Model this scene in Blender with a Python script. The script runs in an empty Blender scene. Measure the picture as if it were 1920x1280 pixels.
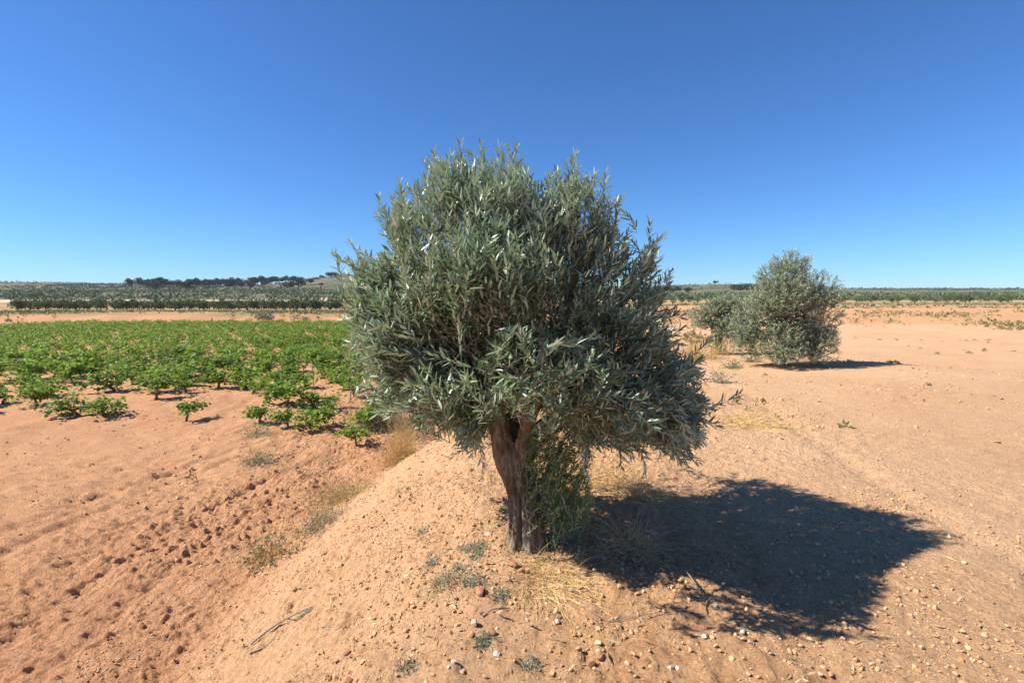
import bpy, math, random
import numpy as np
from mathutils import Vector

SC = bpy.context.scene
COL = SC.collection
rng = np.random.default_rng(7)
R = math.radians
PITCH, FPX, EYE = R(5.1), 949.0, 1.6
TX, TY = 0.085, 3.05                       # foot of the big olive tree

# ------------------------------------------------------------------ helpers
def ray(px, py):
    u = (np.asarray(px, float) - 960) / FPX
    v = (640 - np.asarray(py, float)) / FPX
    return np.stack([u + 0 * v, math.cos(PITCH) + v * math.sin(PITCH) + 0 * u,
                     -math.sin(PITCH) + v * math.cos(PITCH) + 0 * u], -1)

def at(px, py, Y):
    d = ray(px, py); t = Y / d[..., 1]
    return d * t[..., None] + np.array([0, 0, EYE])

def hash2(ix, iy, seed):
    h = (ix.astype(np.int64) * 374761393 + iy.astype(np.int64) * 668265263 + seed * 1274126177) & 0xffffffff
    h = ((h ^ (h >> 13)) * 1274126177) & 0xffffffff
    h = (h ^ (h >> 16)) & 0xffff
    return h.astype(np.float32) / 65535.0

def vnoise(x, y, seed=0):
    ix = np.floor(x); iy = np.floor(y)
    fx = (x - ix); fy = (y - iy)
    fx = fx * fx * (3 - 2 * fx); fy = fy * fy * (3 - 2 * fy)
    a = hash2(ix, iy, seed); b = hash2(ix + 1, iy, seed)
    c = hash2(ix, iy + 1, seed); d = hash2(ix + 1, iy + 1, seed)
    return (a + (b - a) * fx + (c - a) * fy + (a - b - c + d) * fx * fy) * 2 - 1

def fbm(x, y, oct=4, seed=0, gain=0.5):
    s = 0; a = 1.0; n = 0
    for o in range(oct):
        s = s + a * vnoise(x * 2 ** o + 17.3 * o, y * 2 ** o - 9.1 * o, seed + o); n += a; a *= gain
    return s / n

def smooth(t):
    t = np.clip(t, 0, 1); return t * t * (3 - 2 * t)

def norm(v):
    return v / np.maximum(np.linalg.norm(v, axis=-1, keepdims=True), 1e-9)

def make_mesh(name, V, faces, mats, smooth_=True, attrs=None, midx=None):
    """faces: list of (n,k) index arrays, midx: material index per list entry, attrs: per-vertex floats"""
    me = bpy.data.meshes.new(name)
    V = np.ascontiguousarray(V, np.float32)
    faces = [np.asarray(f, np.int32) for f in faces if len(f)]
    nl = sum(f.size for f in faces); nf = sum(len(f) for f in faces)
    me.vertices.add(len(V)); me.vertices.foreach_set('co', V.ravel())
    me.loops.add(nl); me.loops.foreach_set('vertex_index', np.concatenate([f.ravel() for f in faces]))
    me.polygons.add(nf)
    starts, o = [], 0
    for f in faces:
        k = f.shape[1]; starts.append(o + np.arange(len(f), dtype=np.int32) * k); o += f.size
    me.polygons.foreach_set('loop_start', np.concatenate(starts).astype(np.int32))
    for m in (mats if isinstance(mats, (list, tuple)) else [mats]): me.materials.append(m)
    if midx is not None:
        me.polygons.foreach_set('material_index', np.concatenate(
            [np.full(len(f), i, np.int32) for f, i in zip(faces, midx)]))
    me.update(calc_edges=True)
    me.polygons.foreach_set('use_smooth', np.full(nf, smooth_, bool))
    for k, a in (attrs or {}).items():
        at_ = me.attributes.new(k, 'FLOAT', 'POINT'); at_.data.foreach_set('value', np.asarray(a, np.float32))
    me.validate(); me.update()
    return me

def obj(name, me, parent=None, loc=None):
    o = bpy.data.objects.new(name, me); COL.objects.link(o)
    if parent is not None: o.parent = parent
    if loc is not None: o.location = loc
    return o

def tag(o, label=None, cat=None, group=None, kind=None):
    if label: o['label'] = label
    if cat: o['category'] = cat
    if group: o['group'] = group
    if kind: o['kind'] = kind
    return o

def thing(name, label, cat, loc=(0, 0, 0), group=None):
    o = bpy.data.objects.new(name, None); COL.objects.link(o)
    o.location = loc; o.empty_display_size = 0.2
    return tag(o, label, cat, group)

def copy_tree(o, parent=None):
    c = o.copy(); COL.objects.link(c)
    if parent is not None: c.parent = parent
    for ch in list(o.children): copy_tree(ch, c)
    return c

# ------------------------------------------------------------------ terrain
TOE_Y = np.array([-200, -5, 0, 5.3, 6.5, 8.2, 9.4, 10.8, 15, 24, 40, 58, 400])
TOE_X = np.array([-3.2, -2.9, -2.75, -2.7, -2.6, -2.35, -1.95, -1.15, 1.0, 4.0, 9.0, 15.0, 15.0])
ZV = -1.4
FAR_Y = np.array([-400, 57.0, 58.4, 60.3, 78, 100, 130, 158, 166, 250, 400, 480, 600, 760, 1100, 4000])
FAR_L = np.array([ZV, ZV, ZV + .1, -.55, -.8, -1.25, -1.1, -.25, .35, 2.4, 5.6, 11.0, 17.0, 14, 4, 0])
RGT_Y = np.array([-400, 0, 8, 14, 24, 44, 44.6, 58, 58.6, 70, 110, 170, 300, 420, 520, 700, 1100, 4000])
RGT_Z = np.array([-.1, .05, .0, -.22, -.5, -.6, -.3, -.1, .15, .25, .0, .2, 3.0, 6.5, 8.0, 6, 3, 0])

def height(x, y):
    x = np.asarray(x, float); y = np.asarray(y, float)
    s = x - np.interp(y, TOE_Y, TOE_X) + .28 * fbm(x * .6, y * .6, 3, 13) + .08 * fbm(x * 2.5, y * 2.5, 2, 14)
    wid = np.interp(y, [0, 8, 14, 30], [2.5, 2.4, 2.6, 3.0])
    t = np.clip(s / wid, 0, 1)
    S = 0.35 * t + 0.65 * smooth(t)
    far = smooth((y - 50) / 12)
    wob = fbm(x * .012 + 3, y * .004, 3, 41) * smooth((y - 250) / 250)
    crest = fbm(x * .006 + 9.7, x * 0 + 2.5, 3, 77)
    left = np.interp(y + 1.2 * fbm(x * .25, y * .1, 3, 5) * (1 - smooth((y - 75) / 30)), FAR_Y, FAR_L)
    left = left + smooth((y - 420) / 160) * (crest * 4.5 + 0.9 * wob
              + 8.0 * np.exp(-((x + 185) / 55) ** 2) - 3.0 * np.exp(-((x + 330) / 60) ** 2))
    right = np.interp(y + 0.8 * fbm(x * .2, y * .1, 2, 6) * (1 - smooth((y - 80) / 30)), RGT_Y, RGT_Z)
    right = right + smooth((y - 330) / 120) * (1.6 * crest + 0.8 * wob + 4.5 * np.exp(-((x - 205) / 55) ** 2) - 2.0 * np.exp(-((x - 120) / 40) ** 2))
    bl = smooth((x - np.interp(y, [40, 60, 500], [9, 14, 60])) / np.interp(y, [40, 60, 500], [3, 8, 120]))
    z = ZV + (right - ZV) * S
    fz = left + (right - left) * bl
    z = z + (fz - z) * far
    z = z + 0.005 * np.exp(-((x - TX) / .9) ** 2 - ((y - TY) / 1.3) ** 2)
    z = z + 0.10 * fbm(x * .35, y * .35, 3, 11) * smooth((np.abs(y) + np.abs(x)) / 4) * (1 - 0.5 * far)
    return z

_T = 1.2 * 1.0015 ** np.arange(4200)
def ground_at(px, py):
    P = ray(px, py)[None] * _T[:, None] + np.array([0, 0, EYE])
    k = int(np.argmax(P[:, 2] <= height(P[:, 0], P[:, 1]))); p = P[k]
    return np.array([p[0], p[1], float(micro_height(p[0], p[1]))])

def rut_mask(x, y):
    """tractor tracks on the lane at the foot of the bank, and on the plateau at the right"""
    m = 0
    for off in (-1.05, -1.75, -3.3, -3.8):
        c = np.interp(y, TOE_Y, TOE_X) + off + 0.08 * np.sin(y * .7)
        m = m + np.exp(-((x - c) / .09) ** 2) * smooth((y - 2.5) / 2) * (1 - smooth((y - 16) / 8))
    for off in (0.95, 2.55):
        c = off + 0.16 * y + .05 * np.sin(y * .9)
        m = m + 0.7 * np.exp(-((x - c) / .13) ** 2) * (1 - smooth((y - 12) / 8))
    return m

def micro_height(x, y):
    x = np.asarray(x, float); y = np.asarray(y, float)
    s = x - np.interp(y, TOE_Y, TOE_X)
    lane = 1 - smooth((s + .1) / .5)
    near = 1 - smooth((y - 30) / 25)
    z = height(x, y)
    rough = 0.7 + 0.6 * smooth(fbm(x * .8, y * .8, 2, 3) + .4)
    rough = rough * (1 - 0.45 * smooth((x - .6) / 1.2) * (1 - lane))
    wx = x + 0.03 * fbm(x * 9, y * 9, 2, 8)
    n1 = fbm(wx * 7, y * 7, 3, 21)
    n2 = np.abs(fbm(wx * 26, y * 26, 3, 31, .6))
    n3 = np.maximum(fbm(wx * 15, y * 15, 2, 91) - .1, 0)
    z = z + near * rough * (0.018 * n1 - 0.030 * n2 + 0.045 * n3) * (1 + .35 * lane)
    z = z + near * .035 * fbm(x * 2.2, y * 2.2, 3, 51) * (.5 + lane)
    rm = rut_mask(x, y)
    z = z - near * rm * .05 * (0.6 + 0.8 * (np.sin(y * 24) > 0.1) * (.5 + .5 * vnoise(x * 6, y * 6, 60)))
    # raised soil collar round the trunk and rills down the bank
    z = z + .02 * np.exp(-(((x - TX) ** 2 + (y - TY) ** 2) / .06))
    rill = np.abs(vnoise(y * 2.6 + .25 * np.sin(x * 3), x * .35, 15))
    z = z - near * .018 * (1 - smooth(rill / .25)) * smooth(s / .4) * (1 - smooth((s - 2.2) / .5))
    return z

# ------------------------------------------------------------------ materials
def mat(name):
    m = bpy.data.materials.new(name); m.use_nodes = True
    nt = m.node_tree; nt.nodes.clear()
    out = nt.nodes.new('ShaderNodeOutputMaterial')
    return m, nt, out

def nd(nt, typ, **kw):
    n = nt.nodes.new(typ)
    for k, v in kw.items():
        if k in n.inputs: n.inputs[k].default_value = v
        else: setattr(n, k, v)
    return n

def ramp(nt, stops, fac):
    n = nt.nodes.new('ShaderNodeValToRGB'); e = n.color_ramp.elements
    while len(e) < len(stops): e.new(0.5)
    for el, (p, c) in zip(e, stops): el.position = p; el.color = (*c, 1)
    nt.links.new(fac, n.inputs['Fac']); return n.outputs['Color']

def mixc(nt, fac, a, b, blend='MIX'):
    n = nt.nodes.new('ShaderNodeMix'); n.data_type = 'RGBA'; n.blend_type = blend
    for sock, val in ((n.inputs['Factor'], fac), (n.inputs[6], a), (n.inputs[7], b)):
        if hasattr(val, 'is_output'): nt.links.new(val, sock)
        elif isinstance(val, (int, float)): sock.default_value = val
        else: sock.default_value = (*val, 1)
    return n.outputs[2]

def noise(nt, scale, detail=4, rough=.6, vec=None, dist=0):
    n = nd(nt, 'ShaderNodeTexNoise', Scale=scale, Detail=detail, Roughness=rough, Distortion=dist)
    if vec is None:
        g = nt.nodes.new('ShaderNodeNewGeometry'); vec = g.outputs['Position']
    nt.links.new(vec, n.inputs['Vector']); return n.outputs['Fac']

def attr(nt, name):
    n = nt.nodes.new('ShaderNodeAttribute'); n.attribute_name = name; return n.outputs['Fac']

def leaf_mat(name, top, under, light, rough=.42, trans=.18, spec=.5, dry=None):
    m, nt, out = mat(name)
    v = attr(nt, 'var')
    ctop = ramp(nt, [(0, [c * .65 for c in top]), (.5, top), (.93, light)] + ([(1, dry)] if dry else []), v)
    cund = mixc(nt, v, [c * .85 for c in under], [min(1, c * 1.15) for c in under])
    g = nt.nodes.new('ShaderNodeNewGeometry')
    c = mixc(nt, g.outputs['Backfacing'], ctop, cund)
    b = nd(nt, 'ShaderNodeBsdfPrincipled', Roughness=rough)
    b.inputs['Specular IOR Level'].default_value = spec
    nt.links.new(c, b.inputs['Base Color'])
    t = nt.nodes.new('ShaderNodeBsdfTranslucent')
    tc = mixc(nt, .5, ctop, light); nt.links.new(tc, t.inputs['Color'])
    mx = nt.nodes.new('ShaderNodeMixShader'); mx.inputs[0].default_value = trans
    nt.links.new(b.outputs[0], mx.inputs[1]); nt.links.new(t.outputs[0], mx.inputs[2])
    nt.links.new(mx.outputs[0], out.inputs[0])
    return m

def plain_mat(name, c1, c2, scale=20, rough=.85, bump=.0, bscale=60, use_var=False, stretch=None):
    m, nt, out = mat(name)
    vec = None
    if stretch:
        tcn = nt.nodes.new('ShaderNodeTexCoord'); mp = nt.nodes.new('ShaderNodeMapping')
        mp.inputs['Scale'].default_value = stretch
        nt.links.new(tcn.outputs['Object'], mp.inputs['Vector']); vec = mp.outputs['Vector']
    f = attr(nt, 'var') if use_var else noise(nt, scale, 5, .65, vec)
    c = ramp(nt, [(.25, c1), (.75, c2)] if not use_var else [(0, c1), (1, c2)], f)
    if use_var: c = mixc(nt, .35, c, ramp(nt, [(.3, (.5, .5, .5)), (.7, (1, 1, 1))], noise(nt, scale, 4, .6, vec)), 'MULTIPLY')
    b = nd(nt, 'ShaderNodeBsdfPrincipled', Roughness=rough)
    b.inputs['Specular IOR Level'].default_value = .25
    nt.links.new(c, b.inputs['Base Color'])
    if bump:
        bm = nd(nt, 'ShaderNodeBump', Strength=1.0, Distance=bump)
        nt.links.new(noise(nt, bscale, 5, .65, vec), bm.inputs['Height'])
        nt.links.new(bm.outputs[0], b.inputs['Normal'])
    nt.links.new(b.outputs[0], out.inputs[0])
    return m

def soil_mat():
    m, nt, out = mat('soil')
    a = noise(nt, .9, 4, .6); b_ = noise(nt, 11, 5, .7); c_ = noise(nt, 55, 4, .7)
    base = ramp(nt, [(.3, (.435, .207, .098)), (.5, (.56, .312, .152)), (.72, (.65, .407, .22))], b_)
    base = mixc(nt, ramp(nt, [(.35, (0, 0, 0)), (.7, (.5, .5, .5))], a), base, (.58, .338, .175))
    base = mixc(nt, ramp(nt, [(.35, (.9, .9, .9)), (.52, (0, 0, 0))], c_), base, mixc(nt, .6, base, (.34, .17, .08)))
    base = mixc(nt, ramp(nt, [(.62, (0, 0, 0)), (.70, (.6, .6, .6))], noise(nt, 90, 3, .6)), base, (.76, .57, .36))
    base = mixc(nt, attr(nt, 'red'), base, mixc(nt, .55, base, (.46, .215, .115)))
    base = mixc(nt, attr(nt, 'pale'), base, (.655, .435, .26))
    grass = ramp(nt, [(.35, (.10, .115, .035)), (.55, (.20, .18, .07)), (.7, (.33, .25, .11))], noise(nt, .55, 5, .7))
    base = mixc(nt, attr(nt, 'grass'), base, grass)
    hillc = ramp(nt, [(.36, (.08, .09, .05)), (.52, (.14, .13, .08)), (.66, (.27, .22, .155))], noise(nt, .06, 6, .7))
    base = mixc(nt, attr(nt, 'hill'), base, hillc)
    p = nd(nt, 'ShaderNodeBsdfPrincipled', Roughness=.95)
    p.inputs['Specular IOR Level'].default_value = .12
    nt.links.new(base, p.inputs['Base Color'])
    g = nt.nodes.new('ShaderNodeNewGeometry')
    vo = nd(nt, 'ShaderNodeTexVoronoi', Scale=48.0, Randomness=1.0); vo.feature = 'SMOOTH_F1'
    nt.links.new(g.outputs['Position'], vo.inputs['Vector'])
    b1 = nd(nt, 'ShaderNodeBump', Strength=.8, Distance=.02); b1.invert = True
    nt.links.new(vo.outputs['Distance'], b1.inputs['Height'])
    bm = nd(nt, 'ShaderNodeBump', Strength=1.0, Distance=.022)
    nt.links.new(noise(nt, 70, 6, .74), bm.inputs['Height']); nt.links.new(b1.outputs[0], bm.inputs['Normal'])
    nt.links.new(bm.outputs[0], p.inputs['Normal'])
    nt.links.new(p.outputs[0], out.inputs[0])
    return m

M = {}
M['soil'] = soil_mat()
M['olive'] = leaf_mat('olive_leaf', (.130, .195, .084), (.47, .545, .42), (.28, .355, .19), .42, .25, .75)
M['sucker'] = leaf_mat('olive_sucker_leaf', (.18, .28, .07), (.38, .47, .26), (.30, .40, .12), .42, .36, .5)
M['olive_far'] = leaf_mat('olive_leaf_grey', (.19, .24, .12), (.46, .50, .38), (.36, .40, .24), .5, .15, .4)
M['vine'] = leaf_mat('vine_leaf', (.125, .235, .026), (.21, .30, .08), (.29, .40, .045), .5, .42, .3, dry=(.27, .25, .05))
M['weed'] = leaf_mat('weed_leaf', (.15, .16, .065), (.22, .23, .13), (.36, .33, .16), .6, .2, .3, dry=(.45, .36, .18))
M['weed_grey'] = leaf_mat('grey_weed_leaf', (.17, .185, .10), (.28, .28, .19), (.32, .32, .2), .6, .15, .3)
M['green_bush'] = leaf_mat('green_bush_leaf', (.11, .17, .04), (.18, .23, .09), (.23, .29, .08), .5, .22, .35)
M['pine'] = leaf_mat('pine_needles', (.05, .068, .045), (.05, .068, .045), (.085, .105, .065), .7, .05, .2)
M['orchard'] = leaf_mat('orchard_leaf', (.10, .14, .055), (.13, .165, .085), (.17, .21, .09), .6, .12, .25)
M['terrace'] = leaf_mat('terrace_grass_blade', (.24, .21, .075), (.30, .25, .12), (.42, .33, .14), .7, .2, .2, dry=(.5, .38, .18))
M['dry_leaf'] = leaf_mat('dry_leaf', (.30, .21, .11), (.38, .32, .22), (.46, .36, .21), .7, .05, .2)
M['scrub'] = leaf_mat('scrub_leaf', (.10, .115, .058), (.12, .13, .07), (.2, .195, .11), .7, .1, .2)
M['straw'] = plain_mat('straw', (.50, .31, .11), (.82, .58, .26), 30, .6, use_var=True)
M['straw_dark'] = plain_mat('weathered_straw', (.42, .29, .14), (.66, .48, .25), 30, .75, use_var=True)
M['twig'] = plain_mat('twig_bark', (.10, .085, .06), (.22, .19, .145), 40, .85)
M['shoot'] = plain_mat('young_shoot', (.26, .25, .16), (.36, .34, .23), 30, .7)
M['vine_wood'] = plain_mat('vine_wood', (.09, .055, .035), (.20, .13, .085), 30, .9, .006, 80)
M['dead_wood'] = plain_mat('dead_wood', (.16, .125, .09), (.36, .29, .22), 35, .85, .003, 120)
M['stake'] = plain_mat('stake_wood', (.16, .13, .10), (.27, .23, .18), 25, .85)
M['stone_pale'] = plain_mat('pale_stone', (.52, .41, .30), (.74, .65, .52), 60, .85, .004, 130)
M['stone_pink'] = plain_mat('pinkish_stone', (.42, .27, .19), (.60, .45, .34), 60, .85, .004, 130)
M['sand'] = plain_mat('pale_sand', (.40, .31, .215), (.52, .42, .31), 3, .95)
M['clod'] = plain_mat('earth_clod', (.33, .15, .08), (.47, .24, .13), 50, .95, .006, 110)
M['pebbles'] = plain_mat('pebble_mix', (.45, .235, .10), (.80, .58, .36), 70, .93, .002, 200, use_var=True)

def bark_mat():
    m, nt, out = mat('olive_bark')
    tcn = nt.nodes.new('ShaderNodeTexCoord'); mp = nt.nodes.new('ShaderNodeMapping')
    mp.inputs['Scale'].default_value = (9, 9, 2.0)
    nt.links.new(tcn.outputs['Object'], mp.inputs['Vector']); v = mp.outputs['Vector']
    f = noise(nt, 3.2, 7, .7, v, .6); f2 = noise(nt, 1.1, 4, .6, v); f3 = noise(nt, 26, 4, .7)
    c = ramp(nt, [(.32, (.055, .036, .022)), (.44, (.20, .14, .09)), (.56, (.38, .30, .215)), (.70, (.62, .53, .41))], f)
    c = mixc(nt, ramp(nt, [(.4, (0, 0, 0)), (.65, (.6, .6, .6))], f2), c, (.23, .15, .085))
    c = mixc(nt, .3, c, ramp(nt, [(.3, (.35, .35, .35)), (.7, (1, 1, 1))], f3), 'MULTIPLY')
    p = nd(nt, 'ShaderNodeBsdfPrincipled', Roughness=.9); p.inputs['Specular IOR Level'].default_value = .2
    nt.links.new(c, p.inputs['Base Color'])
    b1 = nd(nt, 'ShaderNodeBump', Strength=1.0, Distance=.05); nt.links.new(f, b1.inputs['Height'])
    b2 = nd(nt, 'ShaderNodeBump', Strength=.7, Distance=.006)
    nt.links.new(f3, b2.inputs['Height']); nt.links.new(b1.outputs[0], b2.inputs['Normal'])
    nt.links.new(b2.outputs[0], p.inputs['Normal']); nt.links.new(p.outputs[0], out.inputs[0])
    return m
M['bark'] = bark_mat()

# ------------------------------------------------------------------ ground sheet
def axis(dense0, dense1, step, out0, out1, growth):
    a = list(np.arange(dense0, dense1 + 1e-6, step))
    s, x = step, a[-1]
    while x < out1: s *= growth; x += s; a.append(x)
    s, x = step, a[0]; lo = []
    while x > out0: s *= growth; x -= s; lo.append(x)
    return np.array(lo[::-1] + a)

gx = axis(-4.4, 3.0, .015, -1500, 1500, 1.022)
gy = axis(1.5, 5.8, .015, -120, 1700, 1.012)
GX, GY = np.meshgrid(gx, gy)
GZ = micro_height(GX, GY)
nx, ny = len(gx), len(gy)
idx = np.arange(nx * ny).reshape(ny, nx)
quads = np.stack([idx[:-1, :-1], idx[:-1, 1:], idx[1:, 1:], idx[1:, :-1]], -1).reshape(-1, 4)
sgn = GX - np.interp(GY, TOE_Y, TOE_X)
lane = 1 - smooth((sgn + .2) / .9)
red = np.clip(lane * (.65 + .5 * fbm(GX * .5, GY * .5, 3, 71)) * (1 - smooth((GY - 62) / 5)), 0, 1)
red = np.maximum(red, smooth((GY - 57) / 1.0) * (1 - smooth((GY - 60.6) / .5)) * (GX < 30))
red = np.maximum(red, .7 * np.clip(fbm(GX * .7 + 5, GY * .7, 3, 72), 0, 1) * (GY < 50))
red = np.maximum(red, smooth((GX - 8) / 4) * smooth((GY - 42) / 3) * (1 - smooth((GY - 75) / 20)) * (.35 + .4 * fbm(GX * .2, GY * .5, 3, 75)))
pale = np.clip(.55 * smooth((GX - .3) / 2) * (1 - lane) * (GY < 40) + .35 * smooth(sgn / .6) * (1 - smooth((sgn - 2.6) / .8)) * (GY < 25), 0, 1) * (.5 + .5 * fbm(GX * .6, GY * .6, 3, 73) + .2)
pale = np.maximum(pale, smooth((GY - 157) / 1) * (1 - smooth((GY - 168) / 2)))
gr = smooth((GY - 59.8) / 1.2) * (1 - smooth((GY - 156) / 2)) * (.55 + .5 * fbm(GX * .12, GY * .12, 3, 74))
gr = gr * (1 - smooth((GX - 8) / 8) * (1 - smooth((GY - 80) / 20)) * .7)
gr = np.maximum(gr, .8 * smooth((GY - 48) / 6) * (1 - smooth((GY - 57.6) / .8)) * np.clip(.35 + fbm(GX * .3, GY * .3, 2, 79), 0, 1) * (GX < 14))
hill = smooth((GY - 167) / 4)
ground_me = make_mesh('ground', np.stack([GX, GY, GZ], -1).reshape(-1, 3), [quads], M['soil'], True,
    dict(red=np.clip(red, 0, 1).ravel(), pale=np.clip(pale, 0, 1).ravel(), grass=np.clip(gr, 0, 1).ravel(), hill=hill.ravel()))
tag(obj('ground', ground_me), 'orange tan earth with vineyard lane, terraces and far hills', 'ground', kind='structure')

# ------------------------------------------------------------------ leaf and stem builders
OLIVE_T = (np.array([0, .30, .30, .30, .68, .68, .68, 1]), np.array([0, -.5, 0, .5, -.43, 0, .43, 0]),
           [np.array([[0, 2, 1], [0, 3, 2], [4, 5, 7], [5, 6, 7]]), np.array([[1, 2, 5, 4], [2, 3, 6, 5]])])
RHOMB_T = (np.array([0, .45, 1, .45]), np.array([0, -.5, 0, .5]), [np.array([[0, 3, 2, 1]])])
_va = np.array([0, .30, .62, 1.0, .80, 1.0, .62, .30]); _vs = np.array([0, -.50, -.42, -.17, 0, .17, .42, .50])
VINE_T = (np.array([0, -.10, .25, .45, .72, 1.02, .72, .45, .25, -.10, .42]),
          np.array([0, -.33, -.52, -.36, -.46, 0, .46, .36, .52, .33, 0]),
          [np.array([[10, 1, 0], [10, 2, 1], [10, 3, 2], [10, 4, 3], [10, 5, 4], [10, 6, 5], [10, 7, 6], [10, 8, 7], [10, 9, 8], [10, 0, 9]])])
ROUND_T = (np.array([0, .3, .75, 1, .75, .3]), np.array([0, -.45, -.42, 0, .42, .45]),
           [np.array([[0, 4, 3, 1], ])[:0], np.array([[0, 5, 4, 3, 2, 1]])])

def leaf_geo(P, D, U, L, W, curl, fold, T):
    n = len(P); D = norm(D)
    S = norm(np.cross(D, U)); N = np.cross(S, D)
    t, s, faces = T; k = len(t)
    pts = (P[:, None] + D[:, None] * (t[None, :, None] * L[:, None, None])
           + S[:, None] * (s[None, :, None] * W[:, None, None])
           + N[:, None] * ((np.abs(s)[None] * 2 * fold * W[:, None] - (t ** 2)[None] * curl[:, None] * L[:, None])[..., None]))
    V = pts.reshape(-1, 3)
    off = (np.arange(n) * k)[:, None, None]
    F = [(f[None] + off).reshape(-1, f.shape[1]) for f in faces if len(f)]
    return V, F, k

def seg_geo(A, B, ra, rb, sides=5):
    """independent tapered segments"""
    n = len(A); d = norm(B - A)
    ref = np.where(np.abs(d[:, 2:3]) > .9, np.array([[1., 0, 0]]), np.array([[0, 0, 1.]]))
    s = norm(np.cross(d, ref)); u = np.cross(s, d)
    a = np.arange(sides) * 2 * np.pi / sides
    ring = np.cos(a)[None, :, None] * s[:, None] + np.sin(a)[None, :, None] * u[:, None]
    V = np.concatenate([A[:, None] + ring * ra[:, None, None], B[:, None] + ring * rb[:, None, None]], 1).reshape(-1, 3)
    i = np.arange(sides); j = (i + 1) % sides
    q = np.stack([i, j, j + sides, i + sides], -1)
    F = (q[None] + (np.arange(n) * 2 * sides)[:, None, None]).reshape(-1, 4)
    return V, F

def spline(pts, n):
    pts = np.asarray(pts, float)
    P = np.concatenate([[2 * pts[0] - pts[1]], pts, [2 * pts[-1] - pts[-2]]])
    out = []
    for t in np.linspace(0, len(pts) - 1 - 1e-6, n):
        i = int(t); f = t - i; a, b, c, d = P[i:i + 4]
        out.append(.5 * (2 * b + (c - a) * f + (2 * a - 5 * b + 4 * c - d) * f * f + (3 * b - a - 3 * c + d) * f ** 3))
    return np.array(out)

def tube_geo(path, rad, sides=8, cap=True):
    path = np.asarray(path, float); n = len(path); rad = np.broadcast_to(rad, (n,))
    T = norm(np.gradient(path, axis=0))
    ref = np.array([1., 0, 0]) if abs(T[0][0]) < .8 else np.array([0, 1., 0])
    S = norm(np.cross(T, ref)); U = np.cross(S, T)
    a = np.arange(sides) * 2 * np.pi / sides
    V = (path[:, None] + (np.cos(a)[None, :, None] * S[:, None] + np.sin(a)[None, :, None] * U[:, None]) * rad[:, None, None]).reshape(-1, 3)
    i = np.arange(sides); j = (i + 1) % sides
    F = np.concatenate([np.stack([i, j, j + sides, i + sides], -1) + r * sides for r in range(n - 1)])
    return V, F

def bark_tube(path, rad, sides=40, amp=.16, seed=0, knots=()):
    """tube with long ridges, hollows and knots"""
    path = np.asarray(path, float); n = len(path)
    T = norm(np.gradient(path, axis=0)); ref = np.array([0, 1., 0])
    S = norm(np.cross(T, ref)); U = np.cross(S, T)
    a = np.arange(sides) * 2 * np.pi / sides
    l = np.concatenate([[0], np.cumsum(np.linalg.norm(np.diff(path, axis=0), axis=1))])
    A, Lg = np.meshgrid(a, l)
    tw = A + .9 * Lg
    rr = (amp * fbm(np.cos(tw) * 1.6 + 5, np.sin(tw) * 1.6 + Lg * 1.3, 3, 300 + seed)
          + .62 * amp * fbm(np.cos(tw) * 6 + 5, np.sin(tw) * 6 + Lg * 4, 4, 340 + seed))
    for (ka, kl, wa, wl, dep) in knots:
        da = np.angle(np.exp(1j * (A - ka)))
        rr = rr + dep * np.exp(-(da / wa) ** 2 - ((Lg - kl) / wl) ** 2)
    r = np.asarray(rad)[:, None] * (1 + rr)
    V = (path[:, None] + (np.cos(a)[None, :, None] * S[:, None] + np.sin(a)[None, :, None] * U[:, None]) * r[..., None]).reshape(-1, 3)
    i = np.arange(sides); j = (i + 1) % sides
    F = np.concatenate([np.stack([i, j, j + sides, i + sides], -1) + q * sides for q in range(n - 1)])
    V = np.concatenate([V, path[-1:]]); c = len(V) - 1
    top = np.stack([i + (n - 1) * sides, j + (n - 1) * sides, np.full(sides, c)], -1)
    return V, F, top

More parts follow.
